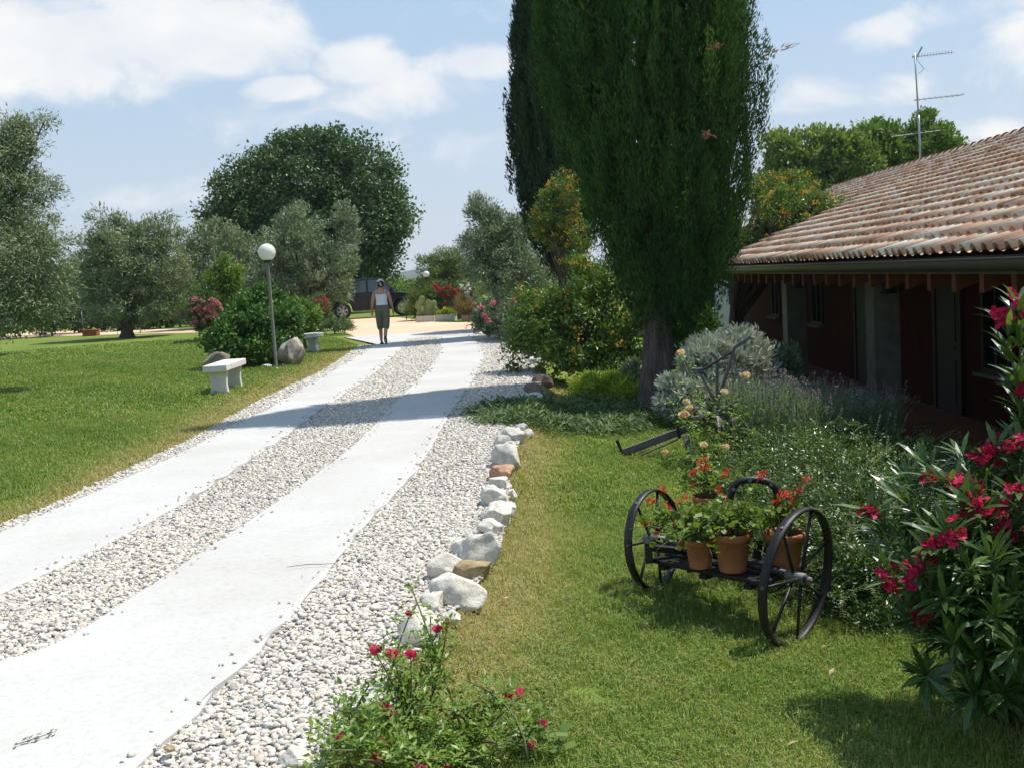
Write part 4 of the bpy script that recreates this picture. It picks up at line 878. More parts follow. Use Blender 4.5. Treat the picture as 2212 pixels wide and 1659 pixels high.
M_wallr = plain('red plaster', (.040, .010, .007), .95, 0, .1, .18, 2.5, .3, 60)
M_pill = plain('grey board marked concrete', (.125, .12, .10), .9, 0, .2, .18, 5, .5, 30, .01)
M_dark = plain('dark stained wood', (.011, .009, .008), .6, 0, .3, .3, 6)
M_glassd = plain('dark window glass', (.008, .009, .010), .6, 0, .0, .1, 2)
M_floor = plain('red floor tiles', (.20, .07, .045), .7, 0, .3, .2, 3)
M_wht = plain('white plaster', (.62, .63, .64), .9, 0, .2, .08, 2)
AL = math.atan2(1180 - 1106, F)
house = thing('farmhouse', 'long low red farmhouse with a clay tiled roof and shaded porch on the right', 'house', (0, 0, 0), -AL)
S0, S1, XE, XR, SL = 2.6, 32.0, 3.55, 8.75, .38
def roofz(X): return 1.50 + SL * (X - XE)
def roof_tiles():
    pitch, expo, Lt = .215, .335, .43
    cl = math.sqrt(1 + SL * SL); cols = int((S1 - S0) / pitch); rows = int((XR - XE) * cl / expo) + 1
    J, I = np.meshgrid(np.arange(cols), np.arange(rows)); J = J.ravel(); I = I.ravel(); n = len(I)
    k = 9; th = np.linspace(0, np.pi, k)
    sx = 1 / cl; sz = SL / cl; dn = np.array([sx, 0, sz]); nm = np.array([-sz, 0, sx]); sy = np.array([0, 1, 0])
    u0_ = I * expo - .06 + rng.normal(0, .008, n); c = np.array([XE, 0, 1.50]) + u0_[:, None] * dn + sy * (S0 + J * pitch + rng.normal(0, .006, n) + .05)[:, None]
    lift0 = .054 + rng.normal(0, .004, n); lift1 = .016
    V = []
    for (u, r, lf) in [(0, .073, lift0), (Lt, .060, lift1)]:
        for dr in (0, -.016):
            V.append(np.stack([c + dn * u + nm * (lf + (r + dr) * math.sin(a) * .92)[:, None] + sy * ((r + dr) * math.cos(a)) if np.ndim(lf) else c + dn * u + nm * (lf + (r + dr) * math.sin(a) * .92) + sy * ((r + dr) * math.cos(a)) for a in th], 1))
    V = np.concatenate(V, 1); m = V.shape[1]; base = (np.arange(n) * m)[:, None, None]; q = []
    o0, i0, o1, i1 = 0, k, 2 * k, 3 * k
    for j in range(k - 1):
        q += [(o0 + j, o0 + j + 1, o1 + j + 1, o1 + j), (i0 + j + 1, i0 + j, i1 + j, i1 + j + 1), (o0 + j + 1, o0 + j, i0 + j, i0 + j + 1)]
    Qc = (base + np.array(q)[None]).reshape(-1, 4); R = np.repeat(np.clip(rng.random(n), 0, 1), m)
    V = V.reshape(-1, 3)
    # pan tiles between the covers
    c2 = c + sy * pitch / 2 + nm * 0; th2 = np.linspace(0, np.pi, 6); V2 = []
    for (u, r, lf) in [(0, .075, .040), (Lt, .085, .022)]:
        V2.append(np.stack([c2 + dn * u + nm * (lf + .035 - r * math.sin(a) * .55) + sy * (r * math.cos(a)) for a in th2], 1))
    V2 = np.concatenate(V2, 1); q2 = np.array([(j + 1, j, 6 + j, 6 + j + 1) for j in range(5)])
    Q2 = ((np.arange(n) * 12)[:, None, None] + q2[None]).reshape(-1, 4) + len(V)
    mesh('roof_tiles', np.vstack([V, V2.reshape(-1, 3)]), np.vstack([Qc, Q2]), M_tile, house, {'rnd': np.r_[R, np.repeat(np.clip(rng.random(n) * .7, 0, 1), 12)]}, True)
roof_tiles()
b = MB(); zr = roofz(XR) + .03
for i in range(int((S1 - S0) / .36)):
    y = S0 + i * .36; a = np.linspace(0, np.pi, 9); V = []
    for yy, r in ((y, .115), (y + .42, .095)): V.append(np.column_stack([XR + r * np.cos(a), np.full(9, yy), zr + (.02 if yy == y else 0) + r * np.sin(a) * .9]))
    b.add(np.vstack(V), [(j, j + 1, 9 + j + 1, 9 + j) for j in range(8)])
b.build('ridge_tiles', M_tile, house, True)
b = MB(); XB = 2 * XR - XE
b.add([(XE + .05, S0 + .02, roofz(XE) - .05), (XE + .05, S1 - .02, roofz(XE) - .05), (XR, S1 - .02, roofz(XR) - .03), (XR, S0 + .02, roofz(XR) - .03), (XB, S0 + .02, roofz(XE)), (XB, S1 - .02, roofz(XE)),
       (XE + .05, S0 + .02, roofz(XE) - .10), (XE + .05, S1 - .02, roofz(XE) - .10), (XR, S1 - .02, roofz(XR) - .08), (XR, S0 + .02, roofz(XR) - .08), (XB, S0 + .02, roofz(XE) - .05), (XB, S1 - .02, roofz(XE) - .05)],
      [(0, 3, 2, 1), (3, 4, 5, 2), (6, 7, 8, 9), (9, 8, 11, 10), (0, 1, 7, 6), (1, 2, 8, 7), (2, 5, 11, 8), (0, 6, 9, 3), (3, 9, 10, 4), (4, 10, 11, 5)])
b.build('roof_deck', M_deck, house)
b = MB(); a = np.linspace(np.pi * .98, np.pi * 2.02, 12); r = .10
for sgn, rr in ((0, r), (1, r - .008)):
    V = np.concatenate([np.column_stack([XE - .07 + rr * np.cos(a), np.full(12, y), 1.455 + rr * np.sin(a)]) for y in (S0, S1 + .1)])
    b.add(V, [(j, j + 1, 12 + j + 1, 12 + j) if sgn == 0 else (j + 1, j, 12 + j, 12 + j + 1) for j in range(11)])
b.tube([(XE - .07 - r, S0, 1.458), (XE - .07 - r, S1 + .1, 1.458)], .011, 6)
b.build('gutter', M_gut, house, True)
b = MB(); b.box((XE + .055, (S0 + S1) / 2, 1.405), (.03, S1 - S0 - .1, .15)); b.build('fascia', M_gut, house)
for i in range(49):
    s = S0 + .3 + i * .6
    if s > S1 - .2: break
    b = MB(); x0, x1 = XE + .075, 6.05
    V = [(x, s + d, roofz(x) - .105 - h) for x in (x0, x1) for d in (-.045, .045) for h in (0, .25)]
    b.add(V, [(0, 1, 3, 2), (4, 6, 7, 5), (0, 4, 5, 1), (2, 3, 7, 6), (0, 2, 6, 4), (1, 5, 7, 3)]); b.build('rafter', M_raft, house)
b = MB(); b.box((4.42, (S0 + S1) / 2 - .3, roofz(4.42) - .365 - .10), (.22, S1 - S0 - 1.2, .20)); b.build('porch_beam', M_dark, house, bevel=.008)
zt = roofz(4.42) - .568
for s in (4.4, 9.2, 14.0, 18.85, 23.7, 28.6):
    b = MB(); b.box((4.42, s, (zt - .87) / 2), (.34, .36, zt + .87)); p = b.build('pillar', M_pill, house, bevel=.012)
    b = MB(); b.box((4.42, s - .27, zt - .10), (.12, .14, .2)); b.box((4.42, s - .27, zt - .215), (.15, .17, .03)); b.build('porch_lantern', M_dark, p)
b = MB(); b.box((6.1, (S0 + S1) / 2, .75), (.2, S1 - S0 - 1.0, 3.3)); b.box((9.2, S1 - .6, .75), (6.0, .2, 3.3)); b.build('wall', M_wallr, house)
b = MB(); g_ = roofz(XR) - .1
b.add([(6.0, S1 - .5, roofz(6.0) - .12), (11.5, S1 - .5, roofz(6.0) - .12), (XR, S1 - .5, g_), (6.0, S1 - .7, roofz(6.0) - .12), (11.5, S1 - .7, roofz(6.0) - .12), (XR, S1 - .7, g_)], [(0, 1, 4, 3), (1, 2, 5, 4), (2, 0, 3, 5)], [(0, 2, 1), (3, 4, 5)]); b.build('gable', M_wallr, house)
def window(s, w, z0, z1):
    b = MB(); x = 5.985
    for q in ((x, s - w / 2 - .03, (z0 + z1) / 2, .05, .06, z1 - z0 + .12), (x, s + w / 2 + .03, (z0 + z1) / 2, .05, .06, z1 - z0 + .12), (x, s, z1 + .03, .05, w, .06), (x, s, z0 - .03, .05, w, .06), (x, s, (z0 + z1) / 2, .04, .05, z1 - z0)): b.box(q[:3], q[3:])
    f = b.build('window', M_dark, house)
    b = MB(); b.box((5.996, s, (z0 + z1) / 2), (.02, w - .002, z1 - z0 - .002)); b.build('pane', M_glassd, f)
    b = MB(); b.box((5.94, s, z0 - .085), (.16, w + .25, .05)); b.build('sill', M_pill, f)
def door(s, w):
    b = MB(); x = 5.98
    for q in ((x, s - w / 2 - .05, .15, .08, .1, 2.04), (x, s + w / 2 + .05, .15, .08, .1, 2.04), (x, s, 1.12, .08, w, .1)): b.box(q[:3], q[3:])
    f = b.build('door_frame', M_dark, house)
    b = MB(); b.box((5.99, s, .1), (.05, w - .004, 1.93)); 
    for dz in (-.5, .45): b.box((5.96, s, .1 + dz), (.02, w * .7, .7))
    d = b.build('door', M_dark, house)
    b = MB(); b.tube([(5.955, s - w * .38, .12), (5.92, s - w * .38, .12), (5.92, s - w * .22, .12)], .01, 6); b.build('handle', M_gut, d)
window(23.4, .8, .15, 1.15); window(14.25, .75, -.08, 1.1); window(27.5, .8, .15, 1.15); window(10, .8, 0, 1.1); door(20.0, .95); door(15.9, .9); door(25.6, .95); door(12, .9)
b = MB(); b.box((5.0, (S0 + S1) / 2, -.93), (2.4, S1 - S0, .16)); b.build('porch_floor', M_floor, house, bevel=.01)
b = MB(); b.tube([(XE - .06, 22.6, 1.40), (XE - .02, 22.6, 1.25), (XE + .45, 22.6, 1.02), (4.2, 22.6, .95), (4.2, 22.6, -.84)], .045, 10); b.build('downpipe', M_gut, house, True)
# white building glimpsed past the end of the porch
c = at(1583, 650, 38); c[2] = gz(c[0], 38); sh = thing('outbuilding', 'small white building glimpsed under the porch eave behind the leaning dark trunk', 'building', c, -.1)
b = MB(); b.box((.4, 0, 1.2), (4.4, 3, 2.6)); b.build('wall', M_wht, sh)
b = MB(); b.add([(-2, -1.8, 2.48), (2.8, -1.8, 2.48), (2.8, 1.8, 2.48), (-2, 1.8, 2.48), (-2, 0, 3.2), (2.8, 0, 3.2)], [(0, 1, 5, 4), (3, 4, 5, 2)], [(0, 4, 3), (1, 2, 5)]); b.build('roof', M_tile, sh)
b = MB(); b.box((.15, -1.53, 1.45), (.9, .06, 1.3)); w_ = b.build('window', plain('dark blue frame', (.02, .035, .10), .4), sh)
b = MB(); b.box((.15, -1.565, 1.45), (.72, .02, 1.1)); b.build('pane', M_glassd, w_)
# antenna
M_alu = plain('weathered aluminium', (.38, .40, .42), .4, .7, .5, .1, 10)
bs = at(1989, 352, 24.9); tp = at(1976, 118, 24.9); A_ = thing('tv_antenna', 'tall television antenna mast with two aerials standing on the roof ridge', 'antenna', (bs[0], 24.9, zr))
lo = lambda px, py, Y=24.9: at(px, py, Y) - np.array([bs[0], 24.9, zr])
b = MB(); b.tube([(0, 0, -.1), lo(1984, 250)], .028, 8); b.tube([lo(1984, 252), lo(1976, 116)], .019, 8); b.build('mast', M_alu, A_, True)
def yagi(p0, p1, ne, el_, vert):
    b = MB(); b.tube([p0, p1], .012, 6)
    for i in range(ne):
        p = p0 + (p1 - p0) * (i + .3) / ne; d = np.array([0, 0, 1.]) if vert else np.array([.1, 1, 0]); b.tube([p - d * el_, p + d * el_], .006, 5)
    b.build('aerial', M_alu, A_)
yagi(lo(1970, 124), lo(2060, 113), 14, .045, True); yagi(lo(1976, 217), lo(2083, 205), 9, .22, False); yagi(lo(1925, 296), lo(2030, 283), 5, .16, False)
b = MB(); b.tube([lo(1978, 128), lo(1992, 102)], .02, 6); b.tube([lo(1976, 124), lo(1996, 150), lo(1984, 160)], .008, 5); b.build('reflector', M_alu, A_)

# ================================================================== rocks
def rock_mat(name, a, b_, c3, bs=.6):
    m, t, out = newmat(name); n = noise(t, 5, 8, .65); n2 = noise(t, 28, 6, .7, None, .6)
    c = ramp(t, n, [(.3, a), (.5, b_), (.7, c3)]); c = mixc(t, 1.0, c, ramp(t, n2, [(.3, (.72, .69, .64)), (.5, (1, 1, 1))]), 'MULTIPLY')
    prin(t, out, c, .9, 0, .2, bump(t, math_(t, 'ADD', n2, n), bs, .02)); return m
R_white = rock_mat('white limestone', (.50, .45, .37), (.64, .60, .53), (.72, .69, .63))
R_grey = rock_mat('grey limestone', (.40, .38, .34), (.56, .54, .49), (.68, .66, .61))
R_ochre = rock_mat('ochre stone', (.20, .15, .08), (.36, .28, .15), (.48, .41, .27))
R_red = rock_mat('rusty stone', (.32, .14, .075), (.50, .29, .18), (.62, .45, .33))
R_brown = rock_mat('brown stone', (.10, .075, .05), (.20, .15, .10), (.33, .27, .20))
R_conglo = rock_mat('mottled boulder', (.20, .17, .14), (.36, .32, .27), (.62, .60, .55), 1.0)
R_dull = rock_mat('dull grey boulder', (.17, .145, .11), (.26, .225, .17), (.36, .32, .26))
def rock(name, label, px, py, w, h, mat, flat=None, seed=0, Y=None, rough=1.0, cat='rock', group=None, depth=None, rz=None, sink=.36):
    """w,h: width and height seen in the picture (pixels); base of the rock under (px,py)"""
    r = np.random.default_rng(seed + 100); g = G(px, py) if Y is None else np.array([at(px, 700, Y)[0], Y, 0]); g[2] = gz(g[0], g[1])
    k = g[1] / F; a = w * k / 2; c = h * k / 2; d = depth if depth else a * r.uniform(.7, 1.0)
    V, T = ICO[4]; V = V.copy()
    for _ in range(17):
        n = r.normal(size=3); n /= np.linalg.norm(n); V -= np.maximum(V @ n - r.uniform(.52, .84), 0)[:, None] * n
    f = sum(np.sin(V @ (r.normal(size=3) * s) + r.uniform(0, 6))[:, None] * am for s, am in ((3, .05), (6, .035), (11, .022), (19, .016), (31, .010)))
    V = V * (1 + f * rough); V *= np.array([1 / np.abs(V[:, 0]).max(), 1 / np.abs(V[:, 1]).max(), 1 / np.abs(V[:, 2]).max()])
    V = V * np.array([a, d, c * 1.15]); q = r.uniform(-.5, .5) if rz is None else rz; cq, sq = math.cos(q), math.sin(q); V[:, :2] = V[:, :2] @ np.array([[cq, sq], [-sq, cq]])
    o = mesh(name, V + np.array([0, 0, c * (1 - sink)]), T, mat, None, None, True, [g[0], g[1] + d * .6, g[2]])
    return tag(o, label, cat, group)
ED = 'rocks edging the gravel'
rocks = [
 (985, 1312, 128, 72, R_white, 'largest white flat-topped boulder just beyond the foreground rose bush'), (1032, 1300, 34, 34, R_white, 'fist sized white stone leaning on the right end of the largest white boulder'),
 (968, 1252, 92, 58, R_white, 'pitted white rock between the largest white boulder and the ochre one'), (1022, 1256, 92, 56, R_ochre, 'ochre brown wedge of rock in front of the big rounded grey rock'),
 (1036, 1222, 104, 78, R_grey, 'big rounded grey white rock behind the ochre wedge'), (1058, 1160, 56, 38, R_white, 'low white rock just beyond the big rounded grey one'),
 (1080, 1142, 70, 56, R_white, 'angular white rock with a shaded face, second beyond the big rounded grey one'), (1096, 1112, 40, 32, R_white, 'small white rock on the lawn side behind the angular white one'),
 (1073, 1096, 66, 44, R_white, 'broad white rock nearer than the rusty one by a stone'), (1082, 1058, 54, 30, R_white, 'flat white rock directly in front of the rusty red rock'),
 (1083, 1040, 62, 46, R_red, 'rusty orange rock in the edging'), (1098, 1012, 66, 58, R_grey, 'tall greyish rock right behind the rusty orange one'),
 (1086, 968, 40, 28, R_grey, 'flat pale stone on the gravel side beyond the tall greyish rock'), (1113, 955, 56, 34, R_grey, 'rounded pale rock by the near edge of the juniper mat'), (1142, 944, 24, 18, R_white, 'small white stone at the lawn side end by the juniper mat'),
 (905, 1400, 96, 84, R_white, 'pale rock seen through the rose bush, nearest the camera but two'), (972, 1352, 48, 34, R_white, 'small white rock under the largest white boulder, beside the rose stems'),
 (795, 1560, 130, 66, R_grey, 'grey flat slab lying on the gravel left of the rose bush'), (640, 1662, 84, 44, R_white, 'pale rock at the bottom edge left of the rose bush'),
 (1150, 872, 48, 26, R_grey, 'grey flat stone just beyond the juniper mat'), (1180, 862, 34, 20, R_brown, 'brownish stone to the right of the grey flat stone beyond the juniper mat'), (1152, 852, 40, 24, R_brown, 'mottled brown rock under the firethorn, nearest the juniper mat'),
 (1168, 832, 34, 24, R_brown, 'dark brown rock under the firethorn, second from the juniper mat'), (1180, 840, 30, 30, R_brown, 'upright brown rock against the firethorn stems'), (1165, 812, 30, 22, R_brown, 'dull brown rock under the firethorn branch tip'),
 (1158, 792, 32, 20, R_grey, 'pale grey rock beneath the drooping firethorn branch'), (1152, 770, 26, 16, R_white, 'whitish rock far along the gravel under the firethorn'), (1138, 752, 26, 14, R_brown, 'small brown rock before the tangled rose shrub'),
 (1052, 722, 22, 11, R_white, 'rounded white stone at the far corner of the gravel by the terrace'), (1036, 724, 16, 9, R_grey, 'tiny grey stone beside the concrete at the terrace corner'), (1070, 727, 18, 9, R_grey, 'grey stone right of the white one at the terrace corner')]
rocks += [(1002, 1200, 60, 40, R_white, 'low white rock on the gravel side beneath the big rounded grey one'), (1060, 1128, 44, 34, R_white, 'whitish rock wedged on the gravel side of the angular white one'), (1062, 1078, 44, 30, R_grey, 'small pale rock on the gravel side of the broad white one'),
 (1078, 1000, 40, 32, R_white, 'white rock on the gravel side of the tall greyish one'), (1104, 986, 40, 34, R_white, 'chalky rock just beyond the tall greyish one'), (1128, 934, 36, 22, R_grey, 'pale rock touching the edge of the juniper mat'), (935, 1325, 60, 46, R_white, 'chalky rock left of the largest white boulder behind the rose tips'), (1106, 1078, 30, 24, R_white, 'white stone on the lawn side of the broad white rock')]
for i, (px, py, w, h, m_, l_) in enumerate(rocks): rock('rock', l_, px, py, w * 1.08, h * 1.12, m_, seed=i, group=ED)
rock('boulder', 'dull brown grey rounded boulder behind the near stone bench', 465, 803, 72, 48, R_dull, seed=51, rough=.8, group='boulders on the lawn', rz=.1)
rock('boulder', 'mottled pale grey pointed boulder right of the lamp post', 630, 791, 64, 60, R_conglo, seed=57, rough=1.5, group='boulders on the lawn', rz=.1, sink=.1)
rock('stone', 'white flat stone in the grass left of the lamp base', 575, 794, 26, 10, R_white, seed=61, group='small stones on the ground')
rock('stone', 'tiny pale stone touching the foot of the lamp post', 597, 799, 10, 6, R_grey, seed=62, group='small stones on the ground')
rock('stone', 'white stone in the grass beside the plough share', 1595, 985, 28, 16, R_white, seed=63, Y=11.0, group='small stones on the ground')
for i, (px, py, w, l_) in enumerate([(365, 1622, 28, 'beige pebble lying on the edge of the concrete track near the bottom'), (283, 1634, 20, 'pale angular pebble lying alone on the concrete track near the bottom'), (343, 1611, 18, 'smaller flat pebble touching the beige one on the concrete'), (263, 1648, 10, 'tiny dark pebble on the concrete at the bottom edge')]):
    V, T = ICO[3]; g = onz(px, py, .035); k = g[1] / F; r_ = np.random.default_rng(i); V = V.copy()
    for _ in range(7):
        n = nrmz(r_.normal(size=3)); V -= np.maximum(V @ n - r_.uniform(.6, .85), 0)[:, None] * n
    o = mesh('pebble', V * np.array([w * k / 2, w * k / 2.4, w * k / 3.2]), T, [R_ochre, R_grey, R_white, R_brown][i], None, None, True, g + np.array([0, 0, w * k / 4.2])); tag(o, l_, 'pebble', 'loose pebbles on the concrete')
b = MB(); p0, p1 = onz(620, 1224, .045), onz(726, 1216, .045); c = (p0 + p1) / 2
b.tube(np.array([p0, p0 * .6 + p1 * .4 + [0, .012, .004], p0 * .3 + p1 * .7 + [0, .006, 0], p1]) - c, [.0016, .0022, .002, .0012], 5); o = b.build('twig', M_twig, None, True, c); tag(o, 'thin dark twig lying across the right concrete track', 'twig')
c = onz(76, 1598, .045); sp = thing('leafy_sprig', 'dried leafy sprig lying on the concrete at the lower left', 'sprig', c); b = MB(); b.tube([(-.06, -.03, 0), (0, 0, .006), (.05, .06, .004)], [.002, .002, .001], 5); b.build('stem', M_twig, sp)
P = np.column_stack([np.linspace(-.05, .05, 12), np.linspace(-.025, .06, 12), np.full(12, .006)]); leaves('leaves', P, np.column_stack([rng.normal(size=(12, 2)), np.abs(rng.normal(0, .25, 12))]), np.array([[0, 0, 1.]] * 12) + rng.normal(0, .3, (12, 3)), .030, .011, M_olive, sp)
M_dry = plain('dry leaf', (.42, .30, .17), .8, 0, .2, .25, 30)
for px, py, l_ in [(1402, 1358, 'pale dry leaf on the grass left of the front cart wheel'), (1772, 1412, 'curled dry leaf on the grass just right of the front cart wheel'), (1692, 1398, 'dry leaf against the bottom of the front cart wheel'), (2012, 1545, 'dry leaf on the bare grass below the crimson oleander'), (1792, 1470, 'straw coloured leaf on the lawn below the cart wheel'), (1085, 1302, 'dry leaf on the lawn beside the largest white rock'), (1118, 1090, 'pale scrap of leaf on the lawn by the edging rocks'), (1700, 1625, 'brown dry leaf near the bottom edge of the lawn')]:
    g = G(px, py); g[2] += .028; r_ = rng.normal(size=3); V, Qa, _, _ = leaf_geo(np.zeros((1, 3)), nrmz(np.array([[r_[0], r_[1], .25]])), np.array([[r_[1] * .3, r_[0] * .3, 1.]]), .055, .025)
    V2 = np.vstack([V, V - [0, 0, .0015]]); o = mesh('dry_leaf', V2, [np.array([[0, 1, 2, 3], [7, 6, 5, 4], [0, 4, 5, 1], [1, 5, 6, 2], [2, 6, 7, 3], [3, 7, 4, 0]])], M_dry, None, None, False, g); tag(o, l_, 'leaf', 'dry leaves on the lawn')

# ================================================================== lamps, benches
M_pole = plain('weathered grey lamp post', (.20, .185, .165), .55, .3, .4, .15, 8); M_blk = plain('black painted metal', (.02, .02, .022), .4, .2, .5, .2, 8)
m, t, out = newmat('opal glass globe'); p_ = prin(t, out, (.82, .80, .76), .25, 0, .5, link=False); tr = t.nodes.new('ShaderNodeBsdfTranslucent'); tr.inputs[0].default_value = (.85, .83, .78, 1); mx = t.nodes.new('ShaderNodeMixShader'); mx.inputs[0].default_value = .3
t.links.new(p_, mx.inputs[1]); t.links.new(tr.outputs[0], mx.inputs[2]); t.links.new(mx.outputs[0], out.inputs[0]); M_opal = m
def lamp(label, g, H, R, pr, mat):
    L = thing('garden_lamp', label, 'lamp', g, 0, 'globe lamps')
    b = MB(); b.lathe([(0, -.05), (pr * 1.1, -.05), (pr * 1.1, .02), (pr, .03), (pr * .92, H - 2 * R - .05), (pr * .92, H - 2 * R + .02), (0, H - 2 * R + .02)], 14); b.build('post', mat, L, True)
    b = MB(); b.lathe([(0, H - 2 * R - .04), (R * .42, H - 2 * R - .04), (R * .46, H - 2 * R + .03), (R * .40, H - 2 * R + .05), (0, H - 2 * R + .05)], 18); b.build('collar', M_blk, L, True)
    b = MB(); a = np.linspace(-np.pi / 2 + .35, np.pi / 2, 20); b.lathe([(max(R * math.cos(x), .0005), H - R + R * math.sin(x)) for x in a], 36); b.build('globe', M_opal, L, True)
g = onz(597, 795); lamp('tall globe lamp on a grey post in front of the large laurel shrub', g, at(575, 527, g[1])[2], .17, .034, M_pole)
fl = at(924, 640, 47); fl[2] = 0; lamp('distant globe lamp on a black post beside the feathery light green tree', fl, at(922, 586, 47)[2], .14, .04, M_blk)
M_bench = rock_mat('cast stone', (.50, .48, .44), (.62, .60, .56), (.70, .68, .65), .35)
def bench(label, c, rz, L=1.35, Wd=.37, H=.45):
    B = thing('stone_bench', label, 'bench', c, rz, 'white stone benches')
    b = MB(); b.box((0, 0, H - .05), (Wd, L, .10)); b.build('seat', M_bench, B, bevel=.012)
    for s in (-1, 1):
        z = np.linspace(-.04, H - .101, 12); w = .30 - .055 * np.sin(np.clip((z + .04) / (H - .06), 0, 1) * np.pi) ** 1.0; b = MB(); V = []
        for zz, ww in zip(z, w): V += [(-ww / 2, s * L * .34 - .05, zz), (ww / 2, s * L * .34 - .05, zz), (ww / 2, s * L * .34 + .05, zz), (-ww / 2, s * L * .34 + .05, zz)]
        q = [(4 * i + j, 4 * i + (j + 1) % 4, 4 * i + 4 + (j + 1) % 4, 4 * i + 4 + j) for i in range(11) for j in range(4)] + [(3, 2, 1, 0), (44, 45, 46, 47)]
        b.add(V, q); b.build('leg', M_bench, B, bevel=.008)
bench('near white stone bench on the left lawn in front of the dull boulder', (-4.55, 16.95, 0), .02)
g = onz(644, 767); bench('far white stone bench partly behind the mottled boulder', (g[0], g[1] + .5, 0), -.55, 1.2)

# ================================================================== iron wheeled cart with pots
M_iron = plain('blackened iron', (.028, .027, .028), .5, .55, .5, .35, 9, .4, 80, .003)
M_iron2 = plain('grey rusted iron', (.13, .12, .12), .6, .3, .4, .3, 9, .4, 60, .003)
M_terra = plain('terracotta', (.40, .155, .075), .85, 0, .2, .2, 9, .25, 60)
M_soil = plain('potting soil', (.045, .032, .022), 1, 0, .1, .3, 30, .6, 60)
Rw = at(1722, 1251, 5.2); Lw = at(1413, 1184, 5.92)
Rw[2] = gz(Rw[0], Rw[1]) + .345; Lw[2] = gz(Lw[0], Lw[1]) + .272
mid = (Rw + Lw) / 2; mid[2] = gz(mid[0], mid[1])
cart = thing('iron_cart', 'old black iron axle with two spoked wheels used as a flower stand on the lawn', 'cart', mid)
def wheel(c, R, axv, lean):
    axv = nrmz(np.array([axv[0], axv[1], lean])); sx = nrmz(np.cross([0, 0, 1.], axv)); sz = np.cross(axv, sx); Mx = np.stack([sx, sz, axv], 1); c = c - mid
    b = MB(); w = .023; b.lathe([(R - .010, -w), (R, -w), (R + .003, 0), (R, w), (R - .010, w), (R - .012, 0), (R - .010, -w)], 72, c, Mx); rim = b.build('wheel', M_iron, cart, True)
    b = MB(); b.lathe([(0, -.06), (.024, -.06), (.030, -.03), (.030, .04), (.020, .045), (.018, .075), (0, .08)], 18, c, Mx); b.build('hub', M_iron2, rim, True)
    for i in range(7):
        a = i * 2 * math.pi / 7 + .35; d = math.cos(a) * sx + math.sin(a) * sz; b = MB(); p0 = c + d * .035 + axv * (.02 if i % 2 else -.015); p1 = c + d * (R - .008)
        b.tube([p0, p0 * .5 + p1 * .5, p1], [.0095, .0085, .008], 8); b.build('spoke', M_iron, rim, True)
        b = MB(); b.tube([c + d * (R - .002) + axv * .0, c + d * (R + .007)], .009, 8); b.build('rivet', M_iron2, rim, True)
    return axv
axv = nrmz(np.array([Rw[0] - Lw[0], Rw[1] - Lw[1], 0]))
axr = axv * 1.0
wheel(Rw, .352, np.array([.738, -.674, 0]), -.10); wheel(Lw, .280, np.array([.79, -.61, 0]), .05)
Rl, Ll = Rw - mid, Lw - mid; bk = np.array([-axv[1], axv[0], 0]) * -1.0
if bk[1] < 0: bk = -bk
b = MB(); b.tube([Ll - axv * .03, Rl + axv * .06], .021, 10); b.build('axle', M_iron, cart, True)
zp = .255
b = MB(); a0, a1 = Ll + axv * .10, Rl - axv * .10; a0[2] = a1[2] = zp
for k in (-.10, .02, .14): b.bar(a0 + bk * k, a1 + bk * k, .10, .022)
for q in (.12, .5, .88): b.bar(a0 * (1 - q) + a1 * q + bk * -.16 - [0, 0, .024], a0 * (1 - q) + a1 * q + bk * .34 - [0, 0, .024], .045, .024)
b.build('platform', M_dark, cart, bevel=.003)
ap = [at(px, py, 5.62) - mid for px, py in [(1575, 1190), (1573, 1140), (1574, 1100), (1580, 1060), (1592, 1042), (1610, 1036), (1636, 1036), (1660, 1041), (1676, 1056), (1680, 1078), (1674, 1104), (1664, 1150), (1655, 1200)]]
b = MB(); b.tube(smooth_line(np.array(ap), 30), .020, 10); b.build('arch_bar', M_iron, cart, True)
for px, py in [(1584, 1056), (1666, 1046), (1620, 1037)]:
    b = MB(); b.tube([at(px, py, 5.585) - mid, at(px, py, 5.61) - mid], .011, 8); b.build('bolt', M_iron2, cart)
q0 = at(1405, 1182, 5.72) - mid; q1 = at(1478, 1190, 5.76) - mid
b = MB(); b.bar(q0, q1, .05, .035); b.build('bracket', M_iron, cart, bevel=.003)
b = MB(); b.bar(at(1400, 1170, 5.72) - mid, at(1402, 1215, 5.72) - mid, .04, .04, (0, 1, 0)); b.build('bracket', M_iron, cart, bevel=.003)
b = MB(); b.bar(at(1480, 1165, 5.75) - mid, at(1490, 1235, 5.75) - mid, .03, .03, (0, 1, 0)); b.build('bracket', M_iron, cart, bevel=.003)
b = MB(); b.bar(at(1640, 1165, 5.72) - mid, at(1628, 1240, 5.72) - mid, .04, .04, (0, 1, 0)); b.build('bracket', M_iron, cart, bevel=.003)
b = MB(); b.bar(at(1590, 1215, 5.6) - mid, at(1600, 1245, 5.6) - mid, .03, .03, (0, 1, 0)); b.build('bracket', M_iron, cart, bevel=.003)
